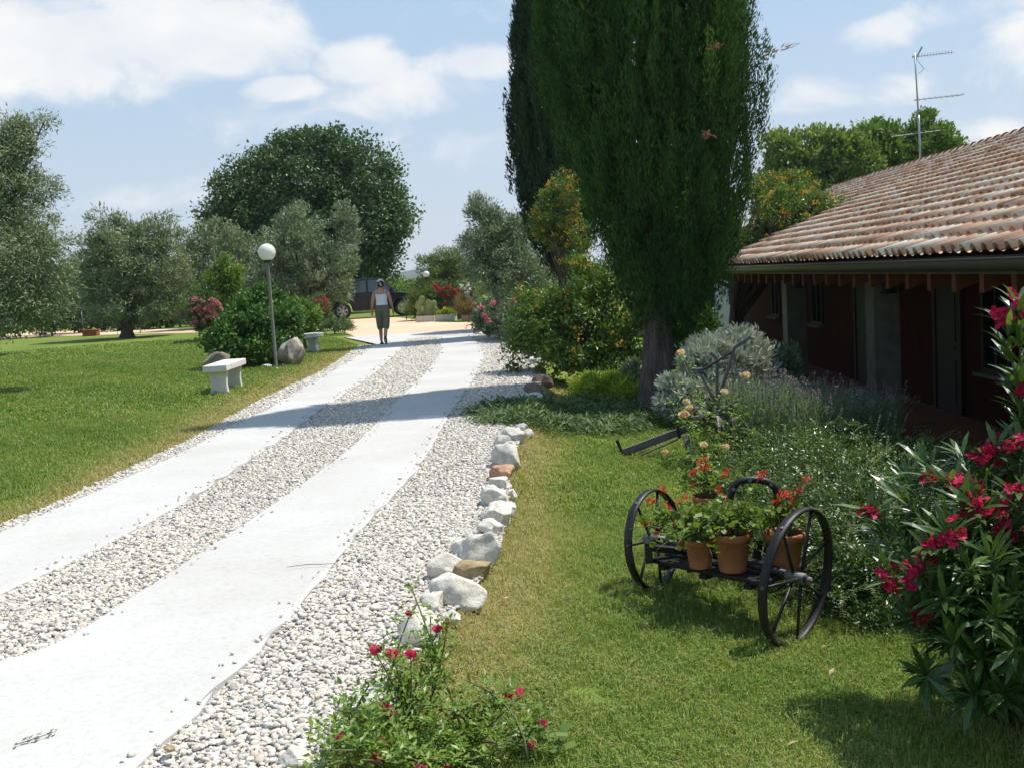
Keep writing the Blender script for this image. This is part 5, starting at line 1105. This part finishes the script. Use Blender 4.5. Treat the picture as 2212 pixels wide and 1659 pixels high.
def pot(label, px, top, bot, Y, w, plant_label, flowers, n, spread, zfix=True):
    c = at(px, bot, Y); k = Y / F; R = w * k / 2; H = (bot - top) * k
    if zfix: c[2] = mid[2] + zp + .013
    P_ = thing('flower_pot', label, 'pot', c, 0, 'terracotta pots on the iron cart')
    b = MB(); b.lathe([(0, 0), (R * .70, 0), (R * .72, .006), (R * .93, H - R * .38), (R * 1.02, H - R * .37), (R * 1.05, H - .006), (R * 1.02, H), (R * .93, H), (R * .90, H - .02), (R * .86, H - .05)], 32); b.build('body', M_terra, P_, True)
    b = MB(); b.lathe([(0, H - .030), (R * .5, H - .028), (R * .875, H - .034)], 24); b.build('soil', M_soil, P_, True)
    top_ = c + np.array([0, 0, H - .03]); g = thing('geranium_plant', plant_label, 'plant', top_, 0, 'red geraniums in pots')
    Ps, Ds, Ns, b = [], [], [], MB(); ns = n
    for i in range(ns):
        a = rng.uniform(0, 6.28); ln = rng.uniform(.1, 1.0) * spread; h = rng.uniform(.05, .17) - .30 * max(0, ln - .15); e = np.array([math.cos(a) * ln, math.sin(a) * ln, h]); s = np.array([math.cos(a) * .03, math.sin(a) * .03, 0]); m_ = (s + e) / 2 + np.array([0, 0, .09])
        tt = np.linspace(0, 1, 8)[:, None]; cvv = (1 - tt) ** 2 * s + 2 * tt * (1 - tt) * m_ + tt * tt * e; b.tube(cvv[::1], np.linspace(.0035, .002, 8), 4)
        for j in range(9):
            q = cvv[rng.integers(3, 8)]; o = rdir(1)[0] * .04; o[2] = abs(o[2]); Ps.append(q + o * .6); Ds.append(o + rng.normal(0, .01, 3)); Ns.append(np.array([0, -.1, 1.]) + rng.normal(0, .45, 3))
    for f in flowers:
        e = at(f[0], f[1], Y + (f[2] if len(f) > 2 else 0)) - top_; m_ = e * .5 + np.array([0, 0, .05]); tt = np.linspace(0, 1, 8)[:, None]; b.tube((1 - tt) ** 2 * 0 + 2 * tt * (1 - tt) * m_ + tt * tt * e, .0022, 4)
    b.build('stems', M_stem, g, True); m = len(Ps); leaves('leaves', np.array(Ps), np.array(Ds), np.array(Ns), rng.uniform(.025, .048, m), rng.uniform(.028, .046, m), M_ger, g, None, True)
    for f in flowers:
        e = at(f[0], f[1], Y + (f[2] if len(f) > 2 else 0)) - top_; kf = 14; leaves('flower_head', e + rdir(kf) * .022 * rng.random((kf, 1)) ** .5, rdir(kf) + np.array([0, -.3, .2]), rdir(kf), .018, .014, M_scar, g)
pot('left terracotta pot on the cart, half hidden by trailing geranium', 1513, 1164, 1230, 5.52, 66, 'trailing geranium in the left pot reaching over the left wheel', [(1395, 1130), (1445, 1092), (1458, 1124), (1470, 1176), (1478, 1168), (1418, 1150), (1408, 1082), (1482, 1075), (1465, 1085), (1432, 1055)], 46, .40)
pot('tall central terracotta pot on the cart, the most visible one', 1583, 1126, 1212, 5.42, 84, 'leafy geranium in the central pot in front of the arched bar', [(1552, 1060), (1600, 1150), (1565, 1025), (1642, 1030), (1540, 1160)], 34, .26)
pot('wide rimmed terracotta pot behind the spokes of the right cart wheel', 1696, 1154, 1234, 5.42, 88, 'sparse geranium in the right pot beside the iron wheel', [(1692, 1070), (1682, 1078), (1702, 1066), (1688, 1064), (1726, 1060), (1740, 1035), (1712, 1084), (1676, 1088)], 20, .20)
pot('rear terracotta pot standing behind the arched bar of the cart', 1537, 1064, 1170, 6.0, 74, 'tall red flowered geranium in the rear pot', [(1522, 988), (1505, 1020), (1518, 1012), (1510, 1000), (1496, 1022), (1570, 1018), (1530, 1008), (1640, 1026, .1), (1650, 1022, .1), (1498, 1045)], 26, .27)
# ================================================================== plough
Yp = G(1345, 988)[1] + .15; pg = at(1480, 930, Yp); pg[2] = gz(pg[0], Yp); pl = thing('plough', 'old rusted iron plough with raised handles standing among the roses before the silver bush', 'plough', pg)
pp = lambda px, py, Y=11.2: at(px, py, Y - 11.05 + Yp) - pg
def pbar(name, pts, w, t, mat=None): 
    b = MB()
    for a, c in zip(pts[:-1], pts[1:]): b.bar(a, c, w, t, (0, 1, 0) if abs((c - a)[2]) > .8 * np.linalg.norm(c - a) else (0, 0, 1))
    return b.build(name, mat or M_iron2, pl, bevel=.004)
bm_ = pbar('beam', [pp(1345, 978, 11.0), pp(1462, 934, 11.05)], .03, .075)
pbar('beam', [pp(1462, 934, 11.05), pp(1540, 900, 11.1), pp(1600, 868, 11.2)], .03, .07)
pbar('hitch', [pp(1332, 950, 11.0), pp(1340, 968, 11.0), pp(1347, 984, 11.0)], .03, .03, M_iron); pbar('hitch', [pp(1340, 986, 11.0), pp(1364, 978, 11.0)], .07, .05, M_iron)
pbar('clevis', [pp(1463, 918, 11.0), pp(1468, 946, 11.0)], .03, .03, M_iron)
pbar('draft_rod', [pp(1380, 985, 10.95), pp(1465, 948, 10.98)], .016, .016)
pbar('handle', [pp(1575, 905, 11.1), pp(1535, 850, 11.0), pp(1512, 806, 11.0), pp(1512, 796, 11.0)], .022, .03)
pbar('handle', [pp(1548, 905, 11.2), pp(1552, 862, 11.2), pp(1580, 775, 11.2), pp(1586, 752, 11.2), pp(1622, 728, 11.2)], .03, .035)
pbar('cross_bar', [pp(1512, 803, 11.0), pp(1582, 760, 11.2)], .02, .022, M_iron)
pbar('brace', [pp(1549, 862, 11.19), pp(1549, 776, 11.15), pp(1534, 762, 11.12)], .028, .024)
pbar('handle_grip', [pp(1503, 802, 10.98), pp(1516, 800, 11.0)], .05, .05, M_iron2)
pbar('frog', [pp(1562, 885, 11.15), pp(1572, 930, 11.1), pp(1590, 985, 11.05)], .05, .05, M_iron)
b = MB(); V = []
for i in range(9):
    for j in range(9):
        u, v = i / 8, j / 8; px = 1548 + 42 * u + 10 * v * (1 - u); py = 900 + 80 * v; V.append(pp(px, py, 11.0 + .25 * u - .18 * math.sin(v * 2.2) * (1 - u)))
V = np.array(V); V2 = V + [0, .012, 0]; q = [(i * 9 + j, i * 9 + j + 1, i * 9 + j + 10, i * 9 + j + 9) for i in range(8) for j in range(8)]
ed = [i * 9 for i in range(9)] + [72 + j for j in range(1, 9)] + [i * 9 + 8 for i in range(7, -1, -1)] + [j for j in range(7, 0, -1)]
b.add(np.vstack([V, V2]), q + [tuple(81 + x for x in r[::-1]) for r in q] + [(ed[k], ed[(k + 1) % len(ed)], 81 + ed[(k + 1) % len(ed)], 81 + ed[k]) for k in range(len(ed))]); b.build('mouldboard', M_iron2, pl, True)
pbar('plough_share', [pp(1530, 985, 10.9), pp(1600, 975, 11.1)], .12, .02, M_iron); pbar('landside', [pp(1480, 940, 11.3), pp(1495, 985, 11.2)], .07, .03)
b = MB(); b.lathe([(0, -.02), (.10, -.02), (.12, 0), (.10, .02), (0, .02)], 20, pp(1510, 905, 11.0), np.array([[1, 0, 0], [0, .5, -.87], [0, .87, .5]])); b.build('disc', M_iron, pl, True)

# ================================================================== terrace furniture
M_box = plain('whitewashed planter boards', (.50, .47, .41), .85, 0, .2, .12, 7); M_bterra = plain('terracotta trough', (.42, .24, .17), .85, 0, .2, .15, 6)
def planter(label, px, py, w, h, Y, mat, plants):
    c = at(px, py, Y); c[2] = .012; k = Y / F; W_, H_ = w * k, h * k; p = thing('planter_box', label, 'planter', c, -.15, 'planters on the terrace'); D_ = .42
    b = MB(); tck = .03
    for q in ((0, -D_ / 2, W_, tck), (0, D_ / 2, W_, tck)): b.box((q[0], q[1], H_ / 2), (q[2], q[3], H_))
    for s in (-1, 1): b.box((s * (W_ / 2 - tck / 2), 0, H_ / 2), (tck, D_ - tck - .004, H_))
    b.build('box', mat, p); b = MB(); b.box((0, 0, H_ / 2 - .02), (W_ - 2 * tck - .004, D_ - tck - .006, H_ - .06)); b.build('soil', M_soil, p)
planter('long whitewashed planter box with cactus at the terrace edge', 922, 697, 40, 13, 40, M_box, 0); planter('whitewashed planter box full of yellow green succulents on the terrace', 966, 700, 40, 15, 39.5, M_box, 0); planter('terracotta trough under the white climber on the terrace', 1013, 698, 26, 13, 38.5, M_bterra, 0)
b0 = at(966, 690, 39.5); b0[2] = .2; bush('succulent_plant', 'yellow green cushion of succulents in the middle planter', 'plant', 966, 39.5, [lobe(966, 679, 20, 8, 39.5, .2)], .09, .05, 50, 40, .08, M_juni, upw=.5, trunk=(.02, (0, 0, .1)), trunkname='stems', crown='foliage', base=b0, round_=True)
b0 = at(925, 690, 40); b0[2] = .2; cac = thing('prickly_pear', 'prickly pear cactus with flat pads in the left planter', 'cactus', b0); M_cact = plain('cactus green', (.20, .24, .085), .6, 0, .3, .2, 6); V0, T0 = ICO[3]
for dx, dz, rr, yaw, tl in [(-.25, .16, .17, .3, .2), (-.32, .40, .15, -.2, -.1), (-.12, .22, .15, .6, -.3), (.02, .42, .17, -.4, .1), (.08, .15, .18, .2, 0), (.22, .40, .15, .5, .2), (-.2, .62, .13, .1, .15), (.30, .18, .15, -.3, -.2)]:
    V = V0 * np.array([rr, .035, rr * 1.3]); cy, sy_ = math.cos(yaw), math.sin(yaw); V[:, :2] = V[:, :2] @ np.array([[cy, sy_], [-sy_, cy]]); V[:, 0] += V[:, 2] * tl; mesh('pad', V + np.array([dx, 0, dz]), T0, M_cact, cac, None, True)
b0 = at(1013, 690, 38.5); b0[2] = .15; bush('grass_plant', 'tan ornamental grass in the terracotta trough', 'plant', 1005, 38.5, [lobe(1003, 670, 18, 20, 38.5, .25)], .3, .012, 40, 40, .12, leafmat('tan grass', [(0, (.16, .12, .06)), (1, (.36, .28, .16))]), upw=1.2, trunk=(.02, (0, 0, .1)), trunkname='stems', crown='blades', base=b0)
# blue sign on a post
c = at(878, 690, 43); c[2] = 0; sg = thing('post_sign', 'narrow dark blue sign on a thin post in front of the car bonnet', 'sign', c); zt_, zb_ = at(878, 640, 43)[2], at(878, 664, 43)[2]
b = MB(); b.box((0, 0, (zt_ + zb_) / 2), (.19, .05, zt_ - zb_)); b.build('panel', plain('blue sign paint', (.015, .028, .075), .4, 0, .5), sg, bevel=.01); b = MB(); b.tube([(0, .03, -.05), (0, .03, zt_ - .02)], .025, 8); b.build('post', M_blk, sg, True)
b = MB(); b.box((0, -.027, zb_ + .12), (.10, .006, .07)); b.build('emblem', M_wht, sg)
c = onz(181, 727); pt = thing('metal_post', 'thin rusty post on the lawn in front of the round olive tree', 'post', c); b = MB(); b.tube([(0, 0, -.05), (0, 0, 1.15)], .028, 8); b.build('post', M_iron2, pt, True); b = MB(); b.lathe([(0, 1.15), (.05, 1.15), (.045, 1.22), (0, 1.25)], 12); b.build('cap', M_blk, pt, True)
c = at(196, 712, 47); c[2] = 0; pb = thing('brick_planter', 'low red brick planter beyond the path at the left', 'planter', c); b = MB(); b.box((0, 0, .12), (.62, .42, .24)); b.box((0, 0, .26), (.68, .48, .04)); b.build('box', plain('red brick', (.26, .085, .05), .9, 0, .2, .25, 12), pb, bevel=.01)

# ================================================================== car
def build_car():
    c = onz(812, 686, 0); Yc = 49.0; c = at(806, 690, Yc); c[2] = 0.01
    car = thing('parked_car', 'dark blue black off-road car parked side-on beyond the terrace under the oak', 'car', c, math.radians(9))
    M_paint = plain('dark car paint', (.010, .013, .020), .18, .3, .6, .1, 2); M_rub = plain('tyre rubber', (.012, .012, .012), .8); M_rim = plain('silver alloy', (.55, .56, .58), .4, .2, .5, .05, 3)
    M_gl, t, out = newmat('tinted car glass'); prin(t, out, (.045, .065, .07), .05, 0, .8); M_low = plain('black plastic sill', (.014, .013, .013), .7)
    Lc, Wc = 4.5, .93; xr, xf = -1.36, 1.36; zw, rw = .38, .46
    def arch(x): return [(x + rw * math.cos(a), zw + rw * math.sin(a)) for a in np.linspace(math.pi - .25 + .25, 0, 12)]
    prof = [(-2.2, .45)] + [(-2.16, .38)] + [(xr - rw, .36)] + arch(xr)[1:-1] + [(xr + rw, .34), (xf - rw, .34)] + arch(xf)[1:-1] + [(xf + rw, .36), (2.12, .40), (2.22, .55), (2.22, .86), (2.12, 1.0), (1.15, 1.10), (.95, 1.12), (-2.05, 1.12), (-2.2, 1.05)]
    bm = bmesh.new(); f = bm.faces.new([bm.verts.new((x, -Wc, z)) for x, z in prof]); e = bmesh.ops.extrude_face_region(bm, geom=[f]); bmesh.ops.translate(bm, verts=[v for v in e['geom'] if isinstance(v, bmesh.types.BMVert)], vec=(0, 2 * Wc, 0)); bmesh.ops.recalc_face_normals(bm, faces=bm.faces[:])
    me = bpy.data.meshes.new('body'); bm.to_mesh(me); bm.free(); me.materials.append(M_paint); o = bpy.data.objects.new('body', me); COL.objects.link(o); o.parent = car; bv = o.modifiers.new('bevel', 'BEVEL'); bv.width = .05; bv.segments = 3; bv.limit_method = 'ANGLE'; bv.angle_limit = math.radians(40)
    b = MB(); lo_ = [(-2.12, 1.10), (1.12, 1.10)]; hi = [(-1.98, 1.76), (.35, 1.78)]
    V = [(lo_[0][0], -Wc + .03, 1.09), (lo_[1][0], -Wc + .03, 1.09), (lo_[1][0], Wc - .03, 1.09), (lo_[0][0], Wc - .03, 1.09), (hi[0][0], -Wc + .17, 1.76), (hi[1][0], -Wc + .17, 1.78), (hi[1][0], Wc - .17, 1.78), (hi[0][0], Wc - .17, 1.76)]
    b.add(V, [(0, 1, 5, 4), (1, 2, 6, 5), (2, 3, 7, 6), (3, 0, 4, 7), (4, 5, 6, 7)]); b.build('cabin', M_paint, car, bevel=.05)
    def side(x, z, y0=-Wc + .03, y1=-Wc + .17, off=-.012): k = (z - 1.09) / .68; return (x, y0 + (y1 - y0) * k + off, z)
    for q in ([(-1.95, 1.17), (-1.28, 1.17), (-1.25, 1.68), (-1.86, 1.66)], [(-1.18, 1.17), (-.25, 1.17), (-.25, 1.69), (-1.16, 1.68)], [(-.15, 1.17), (.93, 1.17), (.36, 1.70), (-.15, 1.70)]):
        for sgn in (1, -1):
            A = np.array([side(*p) for p in q]); Bk = A + [0, .02, 0]
            if sgn < 0: A[:, 1] *= -1; Bk[:, 1] *= -1
            b = MB(); b.add(np.vstack([A, Bk]), [(0, 1, 2, 3), (7, 6, 5, 4), (0, 4, 5, 1), (1, 5, 6, 2), (2, 6, 7, 3), (3, 7, 4, 0)]); b.build('window', M_gl, car)
    b = MB(); A = np.array([(1.06, -.76, 1.17), (1.06, .76, 1.17), (.46, .70, 1.72), (.46, -.70, 1.72)]) + [.025, 0, .02]; b.add(np.vstack([A, A - [.03, 0, .02]]), [(0, 1, 2, 3), (7, 6, 5, 4), (0, 4, 5, 1), (1, 5, 6, 2), (2, 6, 7, 3), (3, 7, 4, 0)]); b.build('windscreen', M_gl, car)
    MX = np.array([[1, 0, 0], [0, 0, -1], [0, 1, 0]], float)
    for x in (xr, xf):
        for s in (-1, 1):
            cc = np.array([x, s * (Wc - .12), zw]); b = MB(); b.lathe([(.255, -.12), (.36, -.12), (.385, -.08), (.385, .08), (.36, .12), (.255, .12), (.255, -.12)], 36, cc, MX); w = b.build('wheel', M_rub, car, True)
            b = MB(); y_ = s * (Wc - .03) ; b.lathe([(.262, -.10), (.262, .10), (.235, .10), (.235, -.10)], 32, cc, MX); b.lathe([(0, -.02), (.07, -.02), (.07, .02), (0, .02)], 16, np.array([x, y_, zw]), MX)
            for k in range(6):
                a = k * math.pi / 3 + .2
                for da in (-.16, .16): b.bar(np.array([x + .05 * math.cos(a), y_, zw + .05 * math.sin(a)]), np.array([x + .245 * math.cos(a + da), y_, zw + .245 * math.sin(a + da)]), .045, .035, (0, 1, 0))
            b.build('rim', M_rim, w, True)
    for x in (-1.0, .1): 
        b = MB(); b.box((x, -Wc - .02, 1.0), (.24, .035, .035)); b.build('door_handle', M_rim, car, bevel=.008)
    b = MB(); b.box((0, -Wc - .006, .47), (1.75, .02, .16)); b.build('sill', M_low, car)
    for s in (-1, 1): 
        b = MB(); b.box((2.2, s * .68, .86), (.06, .36, .17)); b.build('headlight', M_gl, car, bevel=.02)
        b = MB(); b.box((-2.19, s * .80, .9), (.06, .16, .34)); b.build('tail_light', plain('red lamp', (.25, .01, .01), .2), car, bevel=.02)
        b = MB(); b.box((.85, s * (Wc + .10), 1.22), (.12, .2, .15)); b.build('mirror', M_paint, car, bevel=.03)
    for x in (-.2, -1.22): 
        b = MB(); b.box((x, -Wc - .001, .78), (.012, .006, .62)); b.build('door_seam', M_low, car)
build_car()

# ================================================================== the walking woman
def skin(name, J, E, R, mat, parent, root=0, sub=2):
    me = bpy.data.meshes.new(name); me.from_pydata([tuple(j) for j in J], E, []); me.materials.append(mat); o = bpy.data.objects.new(name, me); COL.objects.link(o); o.parent = parent
    o.modifiers.new('skin', 'SKIN'); 
    sv = me.skin_vertices[0].data
    for i, r in enumerate(R): sv[i].radius = (r, r) if np.ndim(r) == 0 else r; sv[i].use_root = (i == root)
    o.modifiers['skin'].use_smooth_shade = True
    s = o.modifiers.new('sub', 'SUBSURF'); s.levels = sub; s.render_levels = sub
    return o
def woman():
    g = onz(831, 744, .035); W_ = thing('person', 'woman walking away in white strappy top, khaki cropped trousers and patterned headscarf', 'person', g, math.radians(-4)); k = 1.60 / 1.62
    W_.scale = (k, k, k)
    M_skin = plain('tanned skin', (.50, .25, .155), .55, 0, .4, .08, 8); M_top = plain('white cotton', (.74, .74, .78), .85, 0, .2, .05, 10, .3, 40); M_tr = plain('khaki cotton', (.15, .15, .10), .9, 0, .15, .2, 9, .5, 30, .01); M_shoe = plain('dark sandals', (.035, .033, .045), .7)
    M_hair = plain('dark brown hair', (.03, .018, .012), .6)
    m, t, out = newmat('patterned scarf'); vo = t.nodes.new('ShaderNodeTexVoronoi'); vo.inputs['Scale'].default_value = 16; tcn = t.nodes.new('ShaderNodeTexCoord'); t.links.new(tcn.outputs['Object'], vo.inputs['Vector'])
    n_ = noise(t, 11, 3, .5, None, 1.5); prin(t, out, ramp(t, n_, [(.44, (.04, .03, .032)), (.49, (.62, .56, .45)), (.60, (.66, .60, .50)), (.65, (.06, .045, .04))]), .8); M_scarf = m
    J = [(0, 0, .90), (0, .01, 1.02), (0, .005, 1.14), (0, -.01, 1.27), (0, -.015, 1.345), (0, -.005, 1.40), (0, .012, 1.46), (.004, .02, 1.53), (.004, .015, 1.58),
         (-.085, -.012, 1.325), (-.165, -.01, 1.30), (-.205, -.03, 1.17), (-.225, -.045, 1.06), (-.250, -.01, .93), (-.268, .03, .83), (-.275, .045, .775), (-.278, .05, .735),
         (.085, -.012, 1.325), (.165, -.01, 1.30), (.205, .01, 1.17), (.222, .035, 1.06), (.238, .09, .94), (.245, .13, .84), (.248, .145, .785), (.248, .15, .745),
         (-.085, 0, .86), (-.088, .035, .66), (-.085, .04, .47), (-.082, .03, .34), (-.078, .01, .20), (-.075, 0, .085), (-.075, .05, .035), (-.078, .14, .025),
         (.090, 0, .86), (.085, -.03, .66), (.082, -.06, .475), (.078, -.15, .36), (.075, -.21, .24), (.073, -.255, .15), (.075, -.235, .085), (.078, -.19, .02)]
    E = [(0, 1), (1, 2), (2, 3), (3, 4), (4, 5), (5, 6), (6, 7), (7, 8), (3, 9), (9, 10)] + [(i, i + 1) for i in range(10, 16)] + [(3, 17), (17, 18)] + [(i, i + 1) for i in range(18, 24)] + [(0, 25)] + [(i, i + 1) for i in range(25, 32)] + [(0, 33)] + [(i, i + 1) for i in range(33, 40)]
    R = [.135, .112, .112, .118, .075, .052, .072, .098, .075, .075, .056, .046, .043, .036, .026, .030, .022, .075, .056, .046, .043, .036, .026, .030, .022,
         .098, .082, .056, .052, .046, .033, .034, .024, .098, .082, .056, .052, .046, .033, .034, .024]
    body = skin('body', J, E, R, M_skin, W_)
    for s, (wx, wy, wz) in ((-1, (-.278, .05, .745)), (1, (.248, .15, .755))):
        for j, (dx, L) in enumerate(((-.018, .060), (-.006, .07), (.006, .066), (.017, .052))):
            skin('finger', [(wx, wy + dx, wz), (wx + .004 * s, wy + dx * 1.25 + .004, wz - L * .55), (wx - .010 * s, wy + dx * 1.3 + .012, wz - L)], [(0, 1), (1, 2)], [.010, .0085, .007], M_skin, W_, 0, 1)
        skin('thumb', [(wx, wy + .015, wz + .03), (wx - .012 * s, wy + .038, wz + .005), (wx - .016 * s, wy + .048, wz - .02)], [(0, 1), (1, 2)], [.011, .0095, .008], M_skin, W_, 0, 1)
    skin('trousers', [(0, 0, 1.05), (0, 0, .92), (-.088, 0, .85), (-.092, .035, .66), (-.092, .042, .48), (-.09, .036, .345), (.092, 0, .85), (.090, -.03, .66), (.088, -.062, .48), (.085, -.15, .36)], [(0, 1), (1, 2), (2, 3), (3, 4), (4, 5), (1, 6), (6, 7), (7, 8), (8, 9)], [.138, .150, .122, .105, .090, .082, .122, .105, .090, .082], M_tr, W_, 1)
    tp_ = MB(); V = []; zs = [.985, 1.05, 1.12, 1.18, 1.23, 1.262]; aw = [.152, .146, .142, .147, .152, .150]; ad = [.136, .128, .124, .128, .130, .128]; n = 28; a = np.linspace(0, 2 * np.pi, n, endpoint=False)
    for z, x_, y_ in zip(zs, aw, ad): V.append(np.column_stack([x_ * np.cos(a), y_ * np.sin(a) - .003, np.full(n, z) + (.012 * np.cos(2 * a) if z > 1.25 else 0)]))
    for z, x_, y_ in zip(zs[::-1], aw[::-1], ad[::-1]): V.append(np.column_stack([(x_ - .012) * np.cos(a), (y_ - .012) * np.sin(a) - .003, np.full(n, z) + (.012 * np.cos(2 * a) if z > 1.25 else 0)]))
    V = np.concatenate(V); q = [(i * n + j, i * n + (j + 1) % n, (i + 1) * n + (j + 1) % n, (i + 1) * n + j) for i in range(11) for j in range(n)]; tp_.add(V, q); top = tp_.build('top', M_top, W_, True)
    for s in (-1, 1):
        b = MB(); b.tube([(s * .115, -.085, 1.262), (s * .118, -.078, 1.32), (s * .112, -.045, 1.368), (s * .105, .02, 1.37), (s * .105, .075, 1.31), (s * .105, .10, 1.262)], .008, 6); b.build('strap', M_top, top, True)
        b = MB(); b.tube([(s * .135, -.080, 1.258), (s * .137, -.070, 1.32), (s * .132, -.04, 1.362), (s * .125, .02, 1.362), (s * .122, .078, 1.30)], .006, 6); b.build('strap', M_shoe, top, True)
    V, T = ICO[3]; hv = V.copy(); hv = hv * np.array([.088, .104, .10]); hv[:, 2] = np.maximum(hv[:, 2], -.085); o = mesh('hair', hv + np.array([.004, .0, 1.505]), T, M_hair, W_, None, True)
    a = np.linspace(.02, 1, 10) * math.radians(82); b = MB(); prof = [(.1 * math.sin(x), .1 * math.cos(x)) for x in a]; b.lathe([(r_, z * 1.02) for r_, z in prof], 24, (.004, .012, 1.535), np.array([[1.0, 0, 0], [0, 1.12, .25], [0, -.22, 1.0]])); b.build('headscarf', M_scarf, W_, True)
    b = MB(); V0, T0 = ICO[2]; b.add(V0 * np.array([.034, .028, .028]) + np.array([.02, -.118, 1.515]), None, T0); b.add(V0 * np.array([.016, .014, .045]) + np.array([.035, -.115, 1.47]), None, T0); b.build('scarf_knot', M_scarf, W_, True)
    for s in (-1, 1): mesh('ear', V0 * np.array([.012, .02, .03]) + np.array([.004 + s * .098, .03, 1.50]), T0, M_skin, W_, None, True)
    mesh('nose', V0 * np.array([.014, .02, .022]) + np.array([.004, .122, 1.505]), T0, M_skin, W_, None, True)
    V = V0 * np.array([.044, .125, .028]); V[:, 2] = np.maximum(V[:, 2], -.020); mesh('shoe', V + np.array([-.077, .055, .022]), T0, M_shoe, W_, None, True)
    an = math.radians(-68); V2 = V @ np.array([[1, 0, 0], [0, math.cos(an), math.sin(an)], [0, -math.sin(an), math.cos(an)]]); mesh('shoe', V2 + np.array([.077, -.245, .115]), T0, M_shoe, W_, None, True)
woman()

# ================================================================== the distance
c = at(870, 640, 95); c[2] = 0; bush('vine_rows', 'bright green vineyard seen between the car bonnet and the terrace plants', 'vineyard', 870, 95, [lobe(820, 630, 60, 20, 95, 4), lobe(880, 630, 50, 18, 95, 4), lobe(940, 632, 50, 16, 95, 4), lobe(1000, 634, 50, 16, 95, 4), lobe(740, 632, 60, 20, 95, 4)], .35, .22, 420, 50, .55, M_bright, trunk=(.1, (0, 0, .6)), trunkname='stems', crown='foliage')
for px, l_ in ((60, 'dark wood edge far behind the left olive tree'), (250, 'distant trees behind the round olive tree'), (420, 'distant trees between the olives and the oak')):
    bush('background_trees', l_, 'trees', px, 85, [lobe(px + dx, 640 - h, 45, 50, 85, 3) for dx, h in ((-70, 5), (-20, 24), (30, 10), (75, 16), (0, -20))], .4, .26, 240, 44, .7, M_oak, trunk=(.15, (0, 0, 1)), trunkname='trunks', crown='foliage', group='woods behind the left lawn')
M_hill, t, out = newmat('wooded hills'); n = noise(t, .02, 8, .7); prin(t, out, ramp(t, n, [(.35, (.030, .050, .030)), (.65, (.075, .095, .055))]), .95, 0, .1)
xs = np.linspace(-2200, 2600, 160); ys = np.linspace(1500, 2600, 40); HX, HY = np.meshgrid(xs, ys); e_ = np.sin(np.pi * np.clip((HY - 1500) / 1100, 0, 1)); hz = e_ * (16 + 9 * np.sin(HX * .004 + 1) + 6 * np.sin(HX * .011 + 2) + 3 * np.sin(HX * .03) + 2 * rng.random(HX.shape)) - 1
I = np.arange(HX.size).reshape(HX.shape); struct(mesh('hills', np.stack([HX, HY, hz], -1).reshape(-1, 3), np.stack([I[:-1, :-1], I[:-1, 1:], I[1:, 1:], I[1:, :-1]], -1).reshape(-1, 4), M_hill, smooth=True))

# ---- summer haze: one box of thin air round the camera and everything seen
b = MB(); b.box((200, 1900, 21.5), (9000, 8600, 47)); m, t, out = newmat('hazy air'); pv = t.nodes.new('ShaderNodeVolumePrincipled'); pv.inputs['Color'].default_value = (.86, .90, .97, 1); pv.inputs['Density'].default_value = .00022; pv.inputs['Anisotropy'].default_value = .2
t.links.new(pv.outputs[0], out.inputs['Volume']); hz_o = b.build('haze', m); tag(hz_o, 'thin pale summer haze over the far hills', 'haze', kind='stuff')
